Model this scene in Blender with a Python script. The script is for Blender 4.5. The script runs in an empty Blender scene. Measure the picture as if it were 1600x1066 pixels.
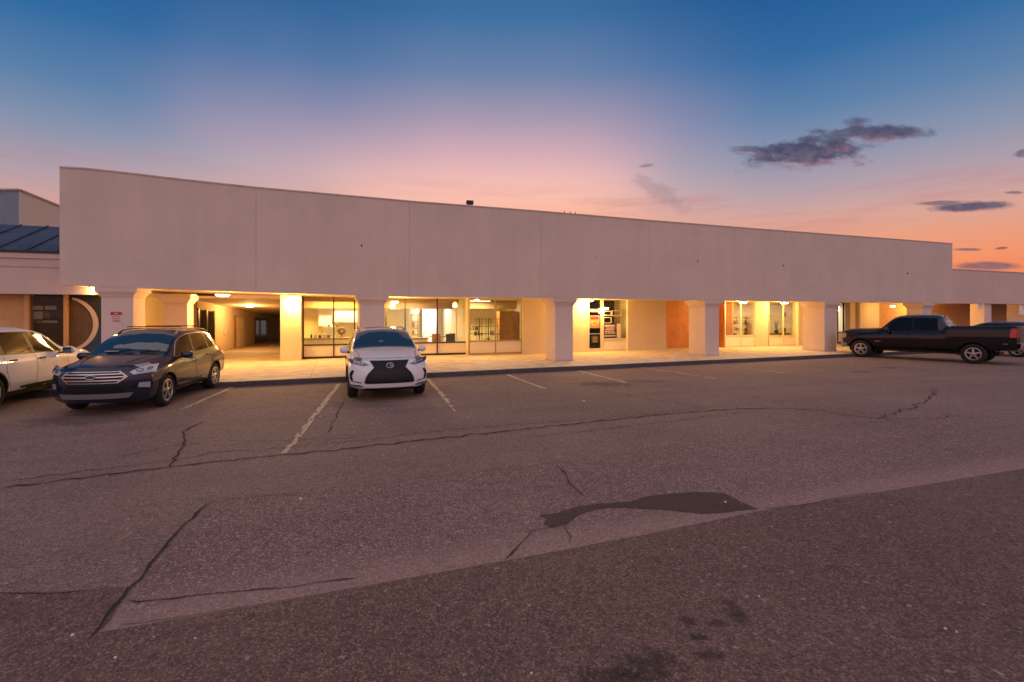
import bpy, bmesh, math, random
from mathutils import Vector, Matrix, noise as mnoise
random.seed(7)
scn = bpy.context.scene
COL = scn.collection
# ------------------------------------------------------------------ camera
F, H, HY = 760.0, 2.05, 491.0          # focal length in photo px, eye height, horizon row
cam_d = bpy.data.cameras.new('camera')
cam = bpy.data.objects.new('camera', cam_d); COL.objects.link(cam)
cam.location = (0, 0, H); cam.rotation_euler = (math.radians(90), 0, 0)
cam_d.sensor_width = 36; cam_d.lens = F / 1600 * 36
cam_d.shift_y = -(533 - HY) / 1600
cam_d.clip_end = 3000; cam_d.clip_start = .05
scn.camera = cam
scn.view_settings.view_transform = 'Standard'
scn.view_settings.look = 'None'
scn.view_settings.exposure = 0.0
scn.view_settings.gamma = 1.0
scn.render.engine = 'CYCLES'
scn.cycles.use_denoising = True
scn.cycles.max_bounces = 8
scn.cycles.sample_clamp_indirect = 4

def lin(r, g, b):
    f = lambda v: (v/255/12.92) if v/255 <= .04045 else ((v/255+.055)/1.055)**2.4
    return (f(r), f(g), f(b), 1)

class NT:
    """small helper to build node trees"""
    def __init__(s, tree): s.t = tree; s.n = tree.nodes; s.l = tree.links; s.n.clear()
    def node(s, typ, ins=None, **kw):
        x = s.n.new(typ)
        for k, v in kw.items(): setattr(x, k, v)
        for k, v in (ins or {}).items(): s.set(x.inputs[k], v)
        return x
    def set(s, sock, v):
        if isinstance(v, bpy.types.NodeSocket): s.l.new(v, sock)
        else: sock.default_value = v
    def m(s, op, a, b=0.0, c=0.0, clamp=False):
        x = s.node('ShaderNodeMath', {0: a, 1: b, 2: c}, operation=op, use_clamp=clamp); return x.outputs[0]
    def ramp(s, fac, stops, interp='LINEAR'):
        x = s.node('ShaderNodeValToRGB', {0: fac}); cr = x.color_ramp; cr.interpolation = interp
        while len(cr.elements) > 1: cr.elements.remove(cr.elements[-1])
        cr.elements[0].position = stops[0][0]; cr.elements[0].color = stops[0][1]
        for p, c in stops[1:]:
            e = cr.elements.new(p); e.color = c
        return x.outputs[0]
    def mix(s, fac, a, b, mode='MIX'):
        x = s.n.new('ShaderNodeMix'); x.data_type = 'RGBA'; x.blend_type = mode
        s.set(x.inputs[0], fac); s.set(x.inputs[6], a); s.set(x.inputs[7], b); return x.outputs[2]
    def smooth(s, v, lo, hi):
        x = s.node('ShaderNodeMapRange', {0: v, 1: lo, 2: hi, 3: 0.0, 4: 1.0}, interpolation_type='SMOOTHSTEP'); return x.outputs[0]
    def noise(s, vec, scale, detail=3, rough=.55):
        return s.node('ShaderNodeTexNoise', {'Vector': vec, 'Scale': scale, 'Detail': detail, 'Roughness': rough}).outputs[0]

# ------------------------------------------------------------------ dusk sky
SKY = 1.0
world = bpy.data.worlds.new("World"); scn.world = world; world.use_nodes = True
w = NT(world.node_tree)
tc = w.node('ShaderNodeTexCoord').outputs['Generated']
nrm = w.node('ShaderNodeVectorMath', {0: tc}, operation='NORMALIZE').outputs[0]
sep = w.node('ShaderNodeSeparateXYZ', {0: nrm}); dx, dy, dz = sep.outputs
zc = w.m('MAXIMUM', dz, 0.0)
glow_ramp = w.ramp(zc, [(0, lin(255,128,70)), (.08, lin(250,148,98)), (.17, lin(250,168,132)), (.225, lin(249,188,168)), (.265, lin(240,186,180)),
                        (.315, lin(210,170,180)), (.375, lin(164,150,174)), (.44, lin(108,130,168)), (.52, lin(60,110,160)), (.7, lin(22,66,122)), (1, lin(16,50,100))])
side_ramp = w.ramp(zc, [(0, lin(240,112,66)), (.07, lin(238,132,90)), (.12, lin(226,150,122)), (.165, lin(208,160,150)), (.21, lin(176,156,168)),
                        (.27, lin(134,146,172)), (.34, lin(88,126,168)), (.42, lin(42,104,160)), (.50, lin(22,88,148)), (.6, lin(18,66,122)), (1, lin(16,50,100))])
back_ramp = w.ramp(zc, [(0, lin(196,152,160)), (.12, lin(214,168,172)), (.25, lin(196,166,184)), (.42, lin(140,142,178)), (.62, lin(72,104,152)), (1, lin(26,70,124))])
# azimuth weight: bright afterglow straight over the roof, bluer to both sides
az = w.m('ARCTAN2', dx, dy)
azs = w.m('SUBTRACT', az, -.03)
azn = w.m('MAXIMUM', azs, w.m('MULTIPLY', azs, -.8))
wobble = w.m('MULTIPLY', w.m('SUBTRACT', w.noise(nrm, 2.2, 2), .5), .35)
gw = w.m('SUBTRACT', 1.0, w.smooth(w.m('ADD', azn, wobble), .06, .60))
bw = w.smooth(azn, 1.0, 2.1)
sky = w.mix(gw, side_ramp, glow_ramp)
sky = w.mix(bw, sky, back_ramp)
# thin rosy streaks low down
pl = w.node('ShaderNodeCombineXYZ', {0: w.m('MULTIPLY', az, 3.0), 1: w.m('MULTIPLY', dz, 26.0), 2: 0.0}).outputs[0]
st = w.smooth(w.noise(pl, 1.0, 5, .6), .47, .72)
lowm = w.m('MULTIPLY', w.smooth(dz, .30, .16), w.smooth(azn, 1.2, .8))
sky = w.mix(w.m('MULTIPLY', w.m('MULTIPLY', st, lowm), .55), sky, lin(188,116,120))
# individual clouds: (photo px, py, half width, half height, tilt, opacity)
wn1 = w.noise(w.node('ShaderNodeCombineXYZ', {0: w.m('DIVIDE', dx, dy), 1: w.m('MULTIPLY', w.m('DIVIDE', dz, dy), 2.1), 2: 0.0}).outputs[0], 16.0, 7, .62)
wn2 = w.noise(w.node('ShaderNodeCombineXYZ', {0: w.m('DIVIDE', dx, dy), 1: w.m('MULTIPLY', w.m('DIVIDE', dz, dy), 1.4), 2: 5.0}).outputs[0], 34.0, 5, .6)
gx, gz = w.m('DIVIDE', dx, dy), w.m('DIVIDE', dz, dy)
front = w.m('GREATER_THAN', dy, .05)
def cloud(px, py, hw, hh, tilt, op, edge=.9, rag=1.5):
    global sky
    cx, cz = (px-800)/F, (HY-py)/F
    u = w.m('SUBTRACT', gx, cx); v = w.m('SUBTRACT', gz, cz)
    c, s = math.cos(tilt), math.sin(tilt)
    a = w.m('DIVIDE', w.m('ADD', w.m('MULTIPLY', u, c), w.m('MULTIPLY', v, s)), hw/F)
    b = w.m('DIVIDE', w.m('SUBTRACT', w.m('MULTIPLY', v, c), w.m('MULTIPLY', u, s)), hh/F)
    r = w.m('SQRT', w.m('ADD', w.m('MULTIPLY', a, a), w.m('MULTIPLY', b, b)))
    d = w.m('ADD', r, w.m('MULTIPLY', w.m('SUBTRACT', w.m('ADD', w.m('MULTIPLY', wn1, .75), w.m('MULTIPLY', wn2, .25)), .5), -rag*2))
    mask = w.m('MULTIPLY', w.m('MULTIPLY', w.smooth(d, edge+.22, edge-.42), front), op)
    low = w.smooth(w.m('ADD', b, w.m('MULTIPLY', w.m('SUBTRACT', wn1, .5), 1.6)), -.2, -1.0)
    colr = w.mix(w.m('MULTIPLY', low, .5), w.mix(w.smooth(wn2, .35, .65), lin(54,62,94), lin(84,84,112)), lin(196,128,138))
    sky = w.mix(mask, sky, colr)
cloud(1258, 240, 104, 25, .08, .97, .9, 1.35)
cloud(1374, 208, 84, 15, .03, .97, .9, 1.2)
cloud(1300, 218, 60, 24, .3, .8, .8, 1.9)
cloud(1210, 236, 50, 12, -.1, .8, .8, 1.7)
cloud(1172, 232, 34, 8, -.05, .6, .85, 1.4)
cloud(1335, 190, 34, 6, .05, .45, .8, 1.6)
cloud(1520, 323, 72, 9, .05, .95, .9, .7)
cloud(1470, 317, 40, 4, .04, .7, .9, .8)
cloud(1585, 301, 18, 3, .0, .7)
cloud(1598, 240, 18, 8, .2, .7)
cloud(1512, 390, 24, 2.6, .0, .8, .9, .5)
cloud(1565, 388, 12, 2.4, .1, .8, .9, .5)
cloud(1545, 416, 60, 8, .0, .8, .9, .6)
cloud(1010, 259, 12, 3, .1, .45)
cloud(1030, 300, 60, 18, -.5, .22, .8, 1.6)
bg1 = w.node('ShaderNodeBackground', {0: sky, 1: SKY})
nish = w.node('ShaderNodeTexSky', sky_type='NISHITA', sun_disc=False, sun_elevation=math.radians(0.5), sun_rotation=math.radians(35))
bg2 = w.node('ShaderNodeBackground', {0: nish.outputs[0], 1: 0.012})
addw = w.node('ShaderNodeAddShader', {0: bg1.outputs[0], 1: bg2.outputs[0]})
w.node('ShaderNodeOutputWorld', {0: addw.outputs[0]})
# added soft fill lamp, standing in for twilight light from the open sky behind the photographer
sun_d = bpy.data.lights.new('twilight_fill', 'SUN'); sun_d.energy = 1.3; sun_d.angle = math.radians(110); sun_d.color = (1, .70, .56)
sun = bpy.data.objects.new('twilight_fill', sun_d); COL.objects.link(sun)
sun.rotation_euler = (math.radians(34), 0, math.radians(12))

# ------------------------------------------------------------------ materials
def principled(name, base=(.5,.5,.5,1), rough=.6, metal=0.0, coat=0.0, vary=0.0, vscale=4.0, bump=0.0, bscale=60.0, spec=.5, emit=None, es=0.0, coat_r=.03):
    m = bpy.data.materials.new(name); m.use_nodes = True; t = NT(m.node_tree)
    out = t.node('ShaderNodeOutputMaterial'); p = t.node('ShaderNodeBsdfPrincipled')
    t.l.new(p.outputs[0], out.inputs[0])
    p.inputs['Roughness'].default_value = rough; p.inputs['Metallic'].default_value = metal
    p.inputs['Coat Weight'].default_value = coat; p.inputs['Coat Roughness'].default_value = coat_r
    p.inputs['Specular IOR Level'].default_value = spec
    if len(base) == 3: base = (*base, 1)
    tco = t.node('ShaderNodeTexCoord').outputs['Object']
    if vary > 0:
        n = t.noise(tco, vscale, 6, .6)
        f = t.smooth(n, .3, .7)
        d = tuple(c*(1-vary) for c in base[:3])+(1,); l = tuple(min(1, c*(1+vary*.6)) for c in base[:3])+(1,)
        t.set(p.inputs['Base Color'], t.mix(f, d, l))
        t.set(p.inputs['Roughness'], t.m('ADD', t.m('MULTIPLY', n, .2), rough-.1))
    else: p.inputs['Base Color'].default_value = base
    if bump > 0:
        b = t.node('ShaderNodeBump', {'Strength': bump, 'Distance': .01, 'Height': t.noise(tco, bscale, 4, .6)})
        t.l.new(b.outputs[0], p.inputs['Normal'])
    if emit: p.inputs['Emission Color'].default_value = (*emit[:3], 1); p.inputs['Emission Strength'].default_value = es
    return m
def thin_glass(name, tint=(.9,.93,.92), refl=.06, rough=.01):
    m = bpy.data.materials.new(name); m.use_nodes = True; t = NT(m.node_tree)
    out = t.node('ShaderNodeOutputMaterial')
    tr = t.node('ShaderNodeBsdfTransparent', {0: (*tint, 1)}); gl = t.node('ShaderNodeBsdfGlossy', {0: (1,1,1,1), 'Roughness': rough})
    lw = t.node('ShaderNodeLayerWeight', {0: .35}).outputs['Fresnel']
    f = t.m('ADD', t.m('MULTIPLY', lw, .28), refl, clamp=True)
    mx = t.node('ShaderNodeMixShader', {0: f, 1: tr.outputs[0], 2: gl.outputs[0]}); t.l.new(mx.outputs[0], out.inputs[0]); return m

# boundary line between old asphalt and the newer dark strip (ground coordinates)
def G(px, py, z=0.0):
    Y = F*(H-z)/(py-HY); return Vector(((px-800)/F*Y, Y, z))
bA, bB = G(150, 990), G(1600, 733)
bn = Vector((-(bB-bA).y, (bB-bA).x, 0)).normalized(); bc = bn.dot(bA)

def asphalt(name, dark, light, stone, scale=1.0, worn=False, blobs=(), rough=.82, stonef=.5):
    m = bpy.data.materials.new(name); m.use_nodes = True; t = NT(m.node_tree)
    out = t.node('ShaderNodeOutputMaterial'); p = t.node('ShaderNodeBsdfPrincipled'); t.l.new(p.outputs[0], out.inputs[0])
    co = t.node('ShaderNodeNewGeometry').outputs['Position']
    n1 = t.noise(co, .35, 4, .6); n2 = t.noise(co, 3.0, 5, .65); n3 = t.noise(co, 30*scale, 4, .7)
    vo = t.node('ShaderNodeTexVoronoi', {'Vector': co, 'Scale': 95.0*scale}); vd = vo.outputs['Distance']; vc = vo.outputs['Color']
    sv = t.node('ShaderNodeSeparateColor', {0: vc})
    vo2 = t.node('ShaderNodeTexVoronoi', {'Vector': co, 'Scale': 38.0*scale}); sv2 = t.node('ShaderNodeSeparateColor', {0: vo2.outputs['Color']})
    col = t.mix(t.smooth(t.m('ADD', t.m('MULTIPLY', n1, .6), t.m('MULTIPLY', n2, .4)), .36, .64), dark, light)
    col = t.mix(t.m('MULTIPLY', t.smooth(n3, .40, .62), .55), col, t.mix(.55, col, (0.02,.014,.014,1)))
    n4 = t.noise(co, 11*scale, 5, .75); col = t.mix(t.m('MULTIPLY', t.smooth(n4, .44, .62), .28), col, (0.03,.02,.018,1))
    isst = t.m('MULTIPLY', t.smooth(sv.outputs[0], .62, .92), stonef)
    col = t.mix(isst, col, stone)
    dk = t.m('MULTIPLY', t.smooth(sv.outputs[1], .6, .95), .55)
    col = t.mix(dk, col, tuple(c*.35 for c in dark[:3])+(1,))
    sp = t.m('MULTIPLY', t.smooth(sv2.outputs[2], .993, .997), .35)
    col = t.mix(sp, col, tuple(min(.6, c*2.2) for c in stone[:3])+(1,))
    if worn:
        wv = t.node('ShaderNodeVectorMath', {0: co, 1: t.node('ShaderNodeVectorMath', {0: t.node('ShaderNodeTexNoise', {'Vector': co, 'Scale': 2.5, 'Detail': 4.0}).outputs['Color'], 1: (.35,.35,.35)}, operation='MULTIPLY').outputs[0]}, operation='ADD').outputs[0]
        ve = t.node('ShaderNodeTexVoronoi', {'Vector': wv, 'Scale': 1.15}, feature='DISTANCE_TO_EDGE').outputs['Distance']
        cm_ = t.m('MULTIPLY', t.smooth(ve, .010, .002), t.m('MULTIPLY', t.smooth(t.noise(co, .22, 3, .6), .50, .62), .55))
        col = t.mix(cm_, col, (.05,.034,.028,1))
        ve2 = t.node('ShaderNodeTexVoronoi', {'Vector': wv, 'Scale': 4.5}, feature='DISTANCE_TO_EDGE').outputs['Distance']
        cm2 = t.m('MULTIPLY', t.smooth(ve2, .03, .008), t.m('MULTIPLY', t.smooth(t.noise(co, .45, 3, .6), .60, .68), .5))
        col = t.mix(cm2, col, (.05,.034,.028,1))
        d = t.m('SUBTRACT', t.node('ShaderNodeVectorMath', {0: co, 1: tuple(bn)}, operation='DOT_PRODUCT').outputs['Value'], bc)
        d = t.m('ADD', d, t.m('MULTIPLY', t.m('SUBTRACT', n2, .5), .35))
        wm = t.m('MULTIPLY', t.m('MULTIPLY', t.smooth(d, .75, .0), .5), t.smooth(n3, .25, .6))
        col = t.mix(wm, col, tuple(min(1, c*1.5) for c in light[:3])+(1,))
    # faint tyre lanes along the drive aisle
    dl = t.node('ShaderNodeVectorMath', {0: co, 1: (-.34, .94, 0)}, operation='DOT_PRODUCT').outputs['Value']
    ln = t.noise(t.node('ShaderNodeCombineXYZ', {0: 0.0, 1: dl, 2: 0.0}).outputs[0], .9, 2)
    col = t.mix(t.m('MULTIPLY', t.smooth(ln, .5, .7), .18), col, tuple(c*.5 for c in dark[:3])+(1,))
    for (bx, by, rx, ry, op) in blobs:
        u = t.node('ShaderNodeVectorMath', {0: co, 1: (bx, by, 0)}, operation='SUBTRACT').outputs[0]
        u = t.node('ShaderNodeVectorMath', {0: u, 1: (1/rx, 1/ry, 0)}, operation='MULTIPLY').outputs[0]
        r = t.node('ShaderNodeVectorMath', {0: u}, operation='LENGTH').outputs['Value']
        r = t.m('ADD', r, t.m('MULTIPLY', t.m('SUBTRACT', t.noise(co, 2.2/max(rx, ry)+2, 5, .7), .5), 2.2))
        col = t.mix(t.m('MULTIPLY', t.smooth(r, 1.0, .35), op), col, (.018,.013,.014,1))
    t.set(p.inputs['Base Color'], col)
    t.set(p.inputs['Roughness'], t.m('ADD', t.m('MULTIPLY', n2, .16), rough-.08))
    p.inputs['Specular IOR Level'].default_value = .35
    hh = t.m('ADD', t.m('MULTIPLY', t.m('SUBTRACT', 1.0, vd), .8), n3)
    b = t.node('ShaderNodeBump', {'Strength': .75, 'Distance': .007, 'Height': hh}); t.l.new(b.outputs[0], p.inputs['Normal'])
    return m
def gb(px, py, rx, ry, op): g = G(px, py); return (g.x, g.y, rx, ry, op)
M = {}
M['asphalt'] = asphalt('old asphalt', (.255,.172,.133,1), (.345,.235,.184,1), (.56,.41,.33,1), 1.0, True,
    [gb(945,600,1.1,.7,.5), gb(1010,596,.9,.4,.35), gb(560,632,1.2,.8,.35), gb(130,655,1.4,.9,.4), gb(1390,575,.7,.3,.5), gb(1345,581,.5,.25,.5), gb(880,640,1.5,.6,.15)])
M['asphalt_new'] = asphalt('newer dark asphalt', (.165,.103,.077,1), (.228,.146,.110,1), (.42,.29,.225,1), .9, False,
    [gb(1010,1040,.24,.16,.62), gb(955,1060,.26,.12,.58), gb(1152,962,.09,.14,.6), gb(1140,945,.07,.07,.5), gb(1075,972,.07,.06,.65), gb(1120,975,.10,.06,.6), gb(1092,997,.08,.05,.7), gb(1108,1025,.12,.06,.6)], stonef=.55)
M['asphalt_mid'] = asphalt('resurfaced asphalt', (.230,.146,.119,1), (.315,.205,.168,1), (.58,.41,.34,1), .8, True, stonef=.6)
M['patch'] = asphalt('black patching', (.100,.062,.050,1), (.130,.084,.068,1), (.19,.13,.105,1), 1.2, stonef=.3)
M['crack'] = principled('crack filler', (.035,.024,.021), .9)
M['paint'] = principled('worn parking paint', (.62,.48,.31), .8, vary=.45, vscale=14)
M['sidewalk'] = principled('concrete walk', (.66,.54,.38), .75, vary=.22, vscale=2.2, bump=.35, bscale=90)
M['curb'] = principled('dark painted kerb', (.055,.045,.052), .7, vary=.35, vscale=6, bump=.4)
def stucco(name, base, vary=.075, bump=.35):
    m = bpy.data.materials.new(name); m.use_nodes = True; t = NT(m.node_tree)
    out = t.node('ShaderNodeOutputMaterial'); p = t.node('ShaderNodeBsdfPrincipled', {'Roughness': .88}); t.l.new(p.outputs[0], out.inputs[0])
    co = t.node('ShaderNodeTexCoord').outputs['Object']
    n1 = t.noise(co, .5, 5, .6)
    stv = t.node('ShaderNodeVectorMath', {0: co, 1: (2.2, 2.2, .22)}, operation='MULTIPLY').outputs[0]
    n2 = t.noise(stv, 1.0, 5, .65)
    f = t.smooth(t.m('ADD', t.m('MULTIPLY', n1, .7), t.m('MULTIPLY', n2, .3)), .34, .66)
    t.set(p.inputs['Base Color'], t.mix(f, tuple(c*(1-vary) for c in base)+(1,), tuple(min(1, c*(1+vary*.5)) for c in base)+(1,)))
    p.inputs['Specular IOR Level'].default_value = .25
    b = t.node('ShaderNodeBump', {'Strength': bump, 'Distance': .006, 'Height': t.noise(co, 70, 3, .6)}); t.l.new(b.outputs[0], p.inputs['Normal'])
    return m
M['fascia'] = stucco('cream stucco fascia', (.60,.485,.43))
M['wall'] = stucco('cream stucco wall', (.72,.59,.39), .06)
M['header'] = principled('brown header', (.34,.21,.10), .7)
M['passwall'] = stucco('beige passage wall', (.56,.41,.28), .08)
M['colm'] = stucco('cream column stucco', (.62,.50,.45), .07)
M['trim'] = principled('metal coping', (.52,.42,.38), .5, vary=.2)
M['soffit'] = principled('soffit paint', (.66,.52,.36), .85, vary=.15, vscale=1.2)
M['roof'] = principled('roof membrane', (.20,.18,.17), .9, vary=.2)
M['wood'] = principled('orange stained plywood', (.60,.235,.055), .6, vary=.18, vscale=1.6, bump=.15)
M['bronze'] = principled('dark bronze frame', (.045,.030,.018), .45, .3)
M['tan'] = principled('cream painted frame', (.66,.54,.34), .5, vary=.06)
M['tanframe'] = principled('tan painted frame', (.36,.26,.14), .5)
M['kick'] = principled('cream kick panel', (.76,.68,.52), .6, vary=.04)
M['glass'] = thin_glass('shop glass', refl=.015)
M['glass2'] = thin_glass('old shop glass', refl=.0, tint=(.8,.8,.78))
M['darkglass'] = principled('dark shop glass', (.028,.02,.016), .06, vary=0, spec=.6)
M['white'] = principled('white paint', (.78,.76,.72), .6, vary=.05)
M['inwall'] = principled('shop interior wall', (.70,.58,.37), .8, vary=.08)
M['inwhite'] = principled('white interior wall', (.82,.82,.80), .8)
M['incream'] = principled('yellow interior wall', (.72,.56,.27), .8)
M['orange'] = principled('orange header', (.72,.30,.07), .7)
M['floor'] = principled('shop floor', (.46,.36,.24), .4, vary=.2)
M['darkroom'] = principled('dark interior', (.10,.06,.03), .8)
M['brown'] = principled('brown door wood', (.30,.13,.04), .5, vary=.25, vscale=3)
M['metal'] = principled('brushed metal', (.5,.5,.5), .35, .9)
M['black'] = principled('matte black', (.015,.015,.016), .6)
M['grey'] = principled('grey plastic', (.2,.2,.21), .6)
M['red'] = principled('red print', (.42,.03,.05), .5)
M['pink'] = principled('faded print', (.62,.45,.45), .6)
M['sign'] = principled('sign white', (.60,.52,.52), .5, vary=.08)
M['lampglow'] = principled('lamp lens', (.9,.85,.7), .4, emit=(1,.78,.42), es=24)
M['tube'] = principled('interior tube', (.9,.9,.9), .4, emit=(1,.9,.68), es=3.5)
M['wood2'] = principled('counter wood', (.36,.20,.08), .5, vary=.25)
M['goods1'] = principled('goods white', (.75,.72,.66), .6)
M['goods2'] = principled('goods brown', (.28,.15,.07), .7)
M['goods3'] = principled('goods dark', (.06,.05,.05), .6)
M['goods4'] = principled('goods green', (.16,.22,.10), .7)
M['blue'] = principled('navy panel', (.012,.035,.075), .4)
M['slatdark'] = principled('vertical blind', (.16,.085,.035), .6, vary=.2, vscale=5)
M['ringm'] = principled('cream ring', (.55,.42,.32), .6)
M['neigh'] = stucco('neighbour fascia', (.58,.45,.41))
M['orangewall'] = principled('amber wall', (.55,.30,.13), .8, vary=.12)
M['bluemetal'] = principled('blue standing seam metal', (.085,.105,.125), .42, .25, vary=.25, vscale=1.5)
M['bluewall'] = principled('blue grey wall', (.20,.25,.32), .8, vary=.08)
M['pole'] = principled('galvanised', (.35,.33,.32), .5, .6)

# ------------------------------------------------------------------ mesh helpers
def tag(o, label=None, cat=None, group=None, kind=None):
    if label: o['label'] = label
    if cat: o['category'] = cat
    if group: o['group'] = group
    if kind: o['kind'] = kind
    return o
def empty(name, loc=(0,0,0), rz=0, label=None, cat=None, group=None, parent=None):
    o = bpy.data.objects.new(name, None); COL.objects.link(o); o.location = loc; o.rotation_euler = (0,0,rz); o.empty_display_size = .2
    if parent: o.parent = parent
    return tag(o, label, cat, group)
class MB:
    def __init__(s): s.v = []; s.f = []; s.mi = []; s.cur = 0
    def add(s, vs, fs):
        b = len(s.v); s.v += [tuple(v) for v in vs]; s.f += [[b+i for i in f] for f in fs]; s.mi += [s.cur]*len(fs); return s
    def box(s, x0, x1, y0, y1, z0, z1):
        vs = [(x,y,z) for z in (z0,z1) for y in (y0,y1) for x in (x0,x1)]
        return s.add(vs, [(0,2,3,1),(4,5,7,6),(0,1,5,4),(2,6,7,3),(0,4,6,2),(1,3,7,5)])
    def bar(s, a, b, w, h=None, up=(0,0,1)):
        a, b = Vector(a), Vector(b); h = h or w; d = (b-a).normalized(); u = Vector(up)
        if abs(d.dot(u)) > .95: u = Vector((1,0,0))
        r = d.cross(u).normalized()*w/2; u = r.cross(d).normalized()*h/2
        vs = [p+q for p in (a,b) for q in (-r-u, r-u, r+u, -r+u)]
        return s.add(vs, [(0,1,2,3),(7,6,5,4),(0,4,5,1),(1,5,6,2),(2,6,7,3),(3,7,4,0)])
    def tube(s, a, b, r, r2=None, n=12):
        a, b = Vector(a), Vector(b); r2 = r if r2 is None else r2; d = (b-a).normalized()
        u = d.orthogonal().normalized(); v = d.cross(u); vs = []
        for p, q in ((a,r),(b,r2)):
            for i in range(n):
                t = 2*math.pi*i/n; vs.append(p+u*math.cos(t)*q+v*math.sin(t)*q)
        return s.add(vs, [(i,(i+1)%n,n+(i+1)%n,n+i) for i in range(n)]+[tuple(range(n))[::-1], tuple(range(n,2*n))])
    def lathe(s, prof, n=24, axis='y', c=(0,0,0)):
        vs = []; c = Vector(c)
        for (r, h) in prof:
            for i in range(n):
                t = 2*math.pi*i/n; a, b = r*math.cos(t), r*math.sin(t)
                vs.append(c+Vector((a,h,b) if axis == 'y' else (a,b,h)))
        k = len(prof)
        return s.add(vs, [(j*n+i, j*n+(i+1)%n, (j+1)*n+(i+1)%n, (j+1)*n+i) for j in range(k-1) for i in range(n)])
    def prism(s, poly, z0, z1):
        n = len(poly); vs = [(x,y,z0) for x,y in poly]+[(x,y,z1) for x,y in poly]
        return s.add(vs, [tuple(range(n))[::-1], tuple(range(n,2*n))]+[(i,(i+1)%n,n+(i+1)%n,n+i) for i in range(n)])
    def mesh(s, name, mats, smooth=False, fix=True):
        me = bpy.data.meshes.new(name); me.from_pydata(s.v, [], s.f)
        for m in (mats if isinstance(mats, (list,tuple)) else [mats]): me.materials.append(m)
        me.polygons.foreach_set('material_index', s.mi)
        if fix:
            bm = bmesh.new(); bm.from_mesh(me); bmesh.ops.recalc_face_normals(bm, faces=bm.faces); bm.to_mesh(me); bm.free()
        if smooth: me.polygons.foreach_set('use_smooth', [True]*len(me.polygons)); 
        me.update(); return me
    def build(s, name, mats, parent=None, smooth=False, loc=None, bevel=0, fix=True):
        o = bpy.data.objects.new(name, s.mesh(name, mats, smooth, fix)); COL.objects.link(o)
        if parent: o.parent = parent
        if loc: o.location = loc
        if bevel:
            b = o.modifiers.new('bevel', 'BEVEL'); b.width = bevel; b.segments = 2; b.limit_method = 'ANGLE'
        return o
def sharp_smooth(o, ang=35):
    me = o.data; bm = bmesh.new(); bm.from_mesh(me)
    for e in bm.edges:
        if len(e.link_faces) == 2: e.smooth = e.calc_face_angle(0) < math.radians(ang)
    for f in bm.faces: f.smooth = True
    bm.to_mesh(me); bm.free()

# ------------------------------------------------------------------ building frame: s along the front, n into the building
TH = math.atan(F/2100); CT, ST = math.cos(TH), math.sin(TH)
_Y = F*(H-.15)/73.3
PO = Vector(((881-800)/F*(_Y-.12), _Y-.12, 0))
def Ls(px, n):
    t = (px-800)/F; return (t*(PO.y+n*CT)-PO.x+n*ST)/(CT-t*ST)
def Wd(s, n, z=0): return Vector((PO.x+s*CT-n*ST, PO.y+s*ST+n*CT, z))
def Lc(v): dx, dy = v[0]-PO.x, v[1]-PO.y; return dx*CT+dy*ST, -dx*ST+dy*CT
def Zs(px, py, n): return H+(HY-py)/F*Wd(Ls(px, n), n).y
SW = .15     # walk height

# ------------------------------------------------------------------ ground
g = MB(); g.add([(-900,-400,0),(900,-400,0),(900,1400,0),(-900,1400,0)], [(0,1,2,3)])
ground = g.build('asphalt_lot', M['asphalt']); tag(ground, kind='structure', label='old weathered grey brown asphalt of the parking lot')
def sheet(name, pts, z, mat, parent=ground):
    b = MB(); b.add([(p[0], p[1], z) for p in pts], [tuple(range(len(pts)))])
    me = b.mesh(name, mat, fix=False)
    bm = bmesh.new(); bm.from_mesh(me); bmesh.ops.triangulate(bm, faces=bm.faces)
    for f in bm.faces:
        if f.normal.z < 0: f.normal_flip()
    bm.to_mesh(me); bm.free()
    o = bpy.data.objects.new(name, me); COL.objects.link(o)
    if parent: o.parent = parent
    return o
def jag(pts, step=.12, amp=.02, seed=0):
    out = []
    for a, b in zip(pts[:-1], pts[1:]):
        a, b = Vector(a), Vector(b); n = max(1, int((b-a).length/step)); d = (b-a).normalized(); pr = Vector((-d.y, d.x, 0))
        for i in range(n):
            p = a.lerp(b, i/n); out.append(p+pr*mnoise.noise(Vector((p.x*5+seed, p.y*5, seed)))*amp*(1 if i else .4))
    out.append(Vector(pts[-1])); return out
edge = [G(*q) for q in [(150,990),(300,966),(500,931),(790,878),(1000,838),(1185,800),(1400,766),(1600,733),(1900,690)]]
up = jag([G(-300,934), G(0,928), G(110,927), G(200,921), G(180,958), G(150,990)], .06, .02, 3)
pts = up[:-1] + jag(edge, .07, .012, 1) + [Vector((60,9,0)), Vector((60,-60,0)), Vector((-60,-60,0)), Vector((-60,2,0))]
dk = sheet('dark_asphalt', pts, .008, M['asphalt_new']); tag(dk, kind='structure', label='newer dark brown asphalt across the foreground')
mid = jag([G(*q) for q in [(203,940),(262,865),(338,783)]], .06, .03, 5)[:-1] + jag([G(*q) for q in [(338,783),(500,768),(850,727),(1100,690),(1260,664),(1700,638)]], .2, .03, 6) + \
      [G(1900,688)+Vector((0,0,0))] + [G(*q)+Vector((0,-.02,0)) for q in [(1600,732),(1400,764),(1185,798),(1000,836),(790,875),(500,927),(300,960),(190,975)]]
md = sheet('resurfaced_asphalt', mid, .004, M['asphalt_mid']); tag(md, kind='structure', label='resurfaced asphalt band across the drive aisle')
patch = [(842,806),(870,803),(905,792),(935,788),(985,785),(1010,777),(1060,771),(1110,770),(1133,772),(1150,781),(1185,797),(1150,799),(1125,803),(1095,804),(1060,800),(1030,797),(985,795),(955,794),(930,797),(905,806),(890,818),(880,822),(862,826),(850,820),(855,812)]
sheet('tar_patch', jag([G(*q) for q in patch+[patch[0]]], .05, .02, 9)[:-1], .008, M['patch'])
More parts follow.
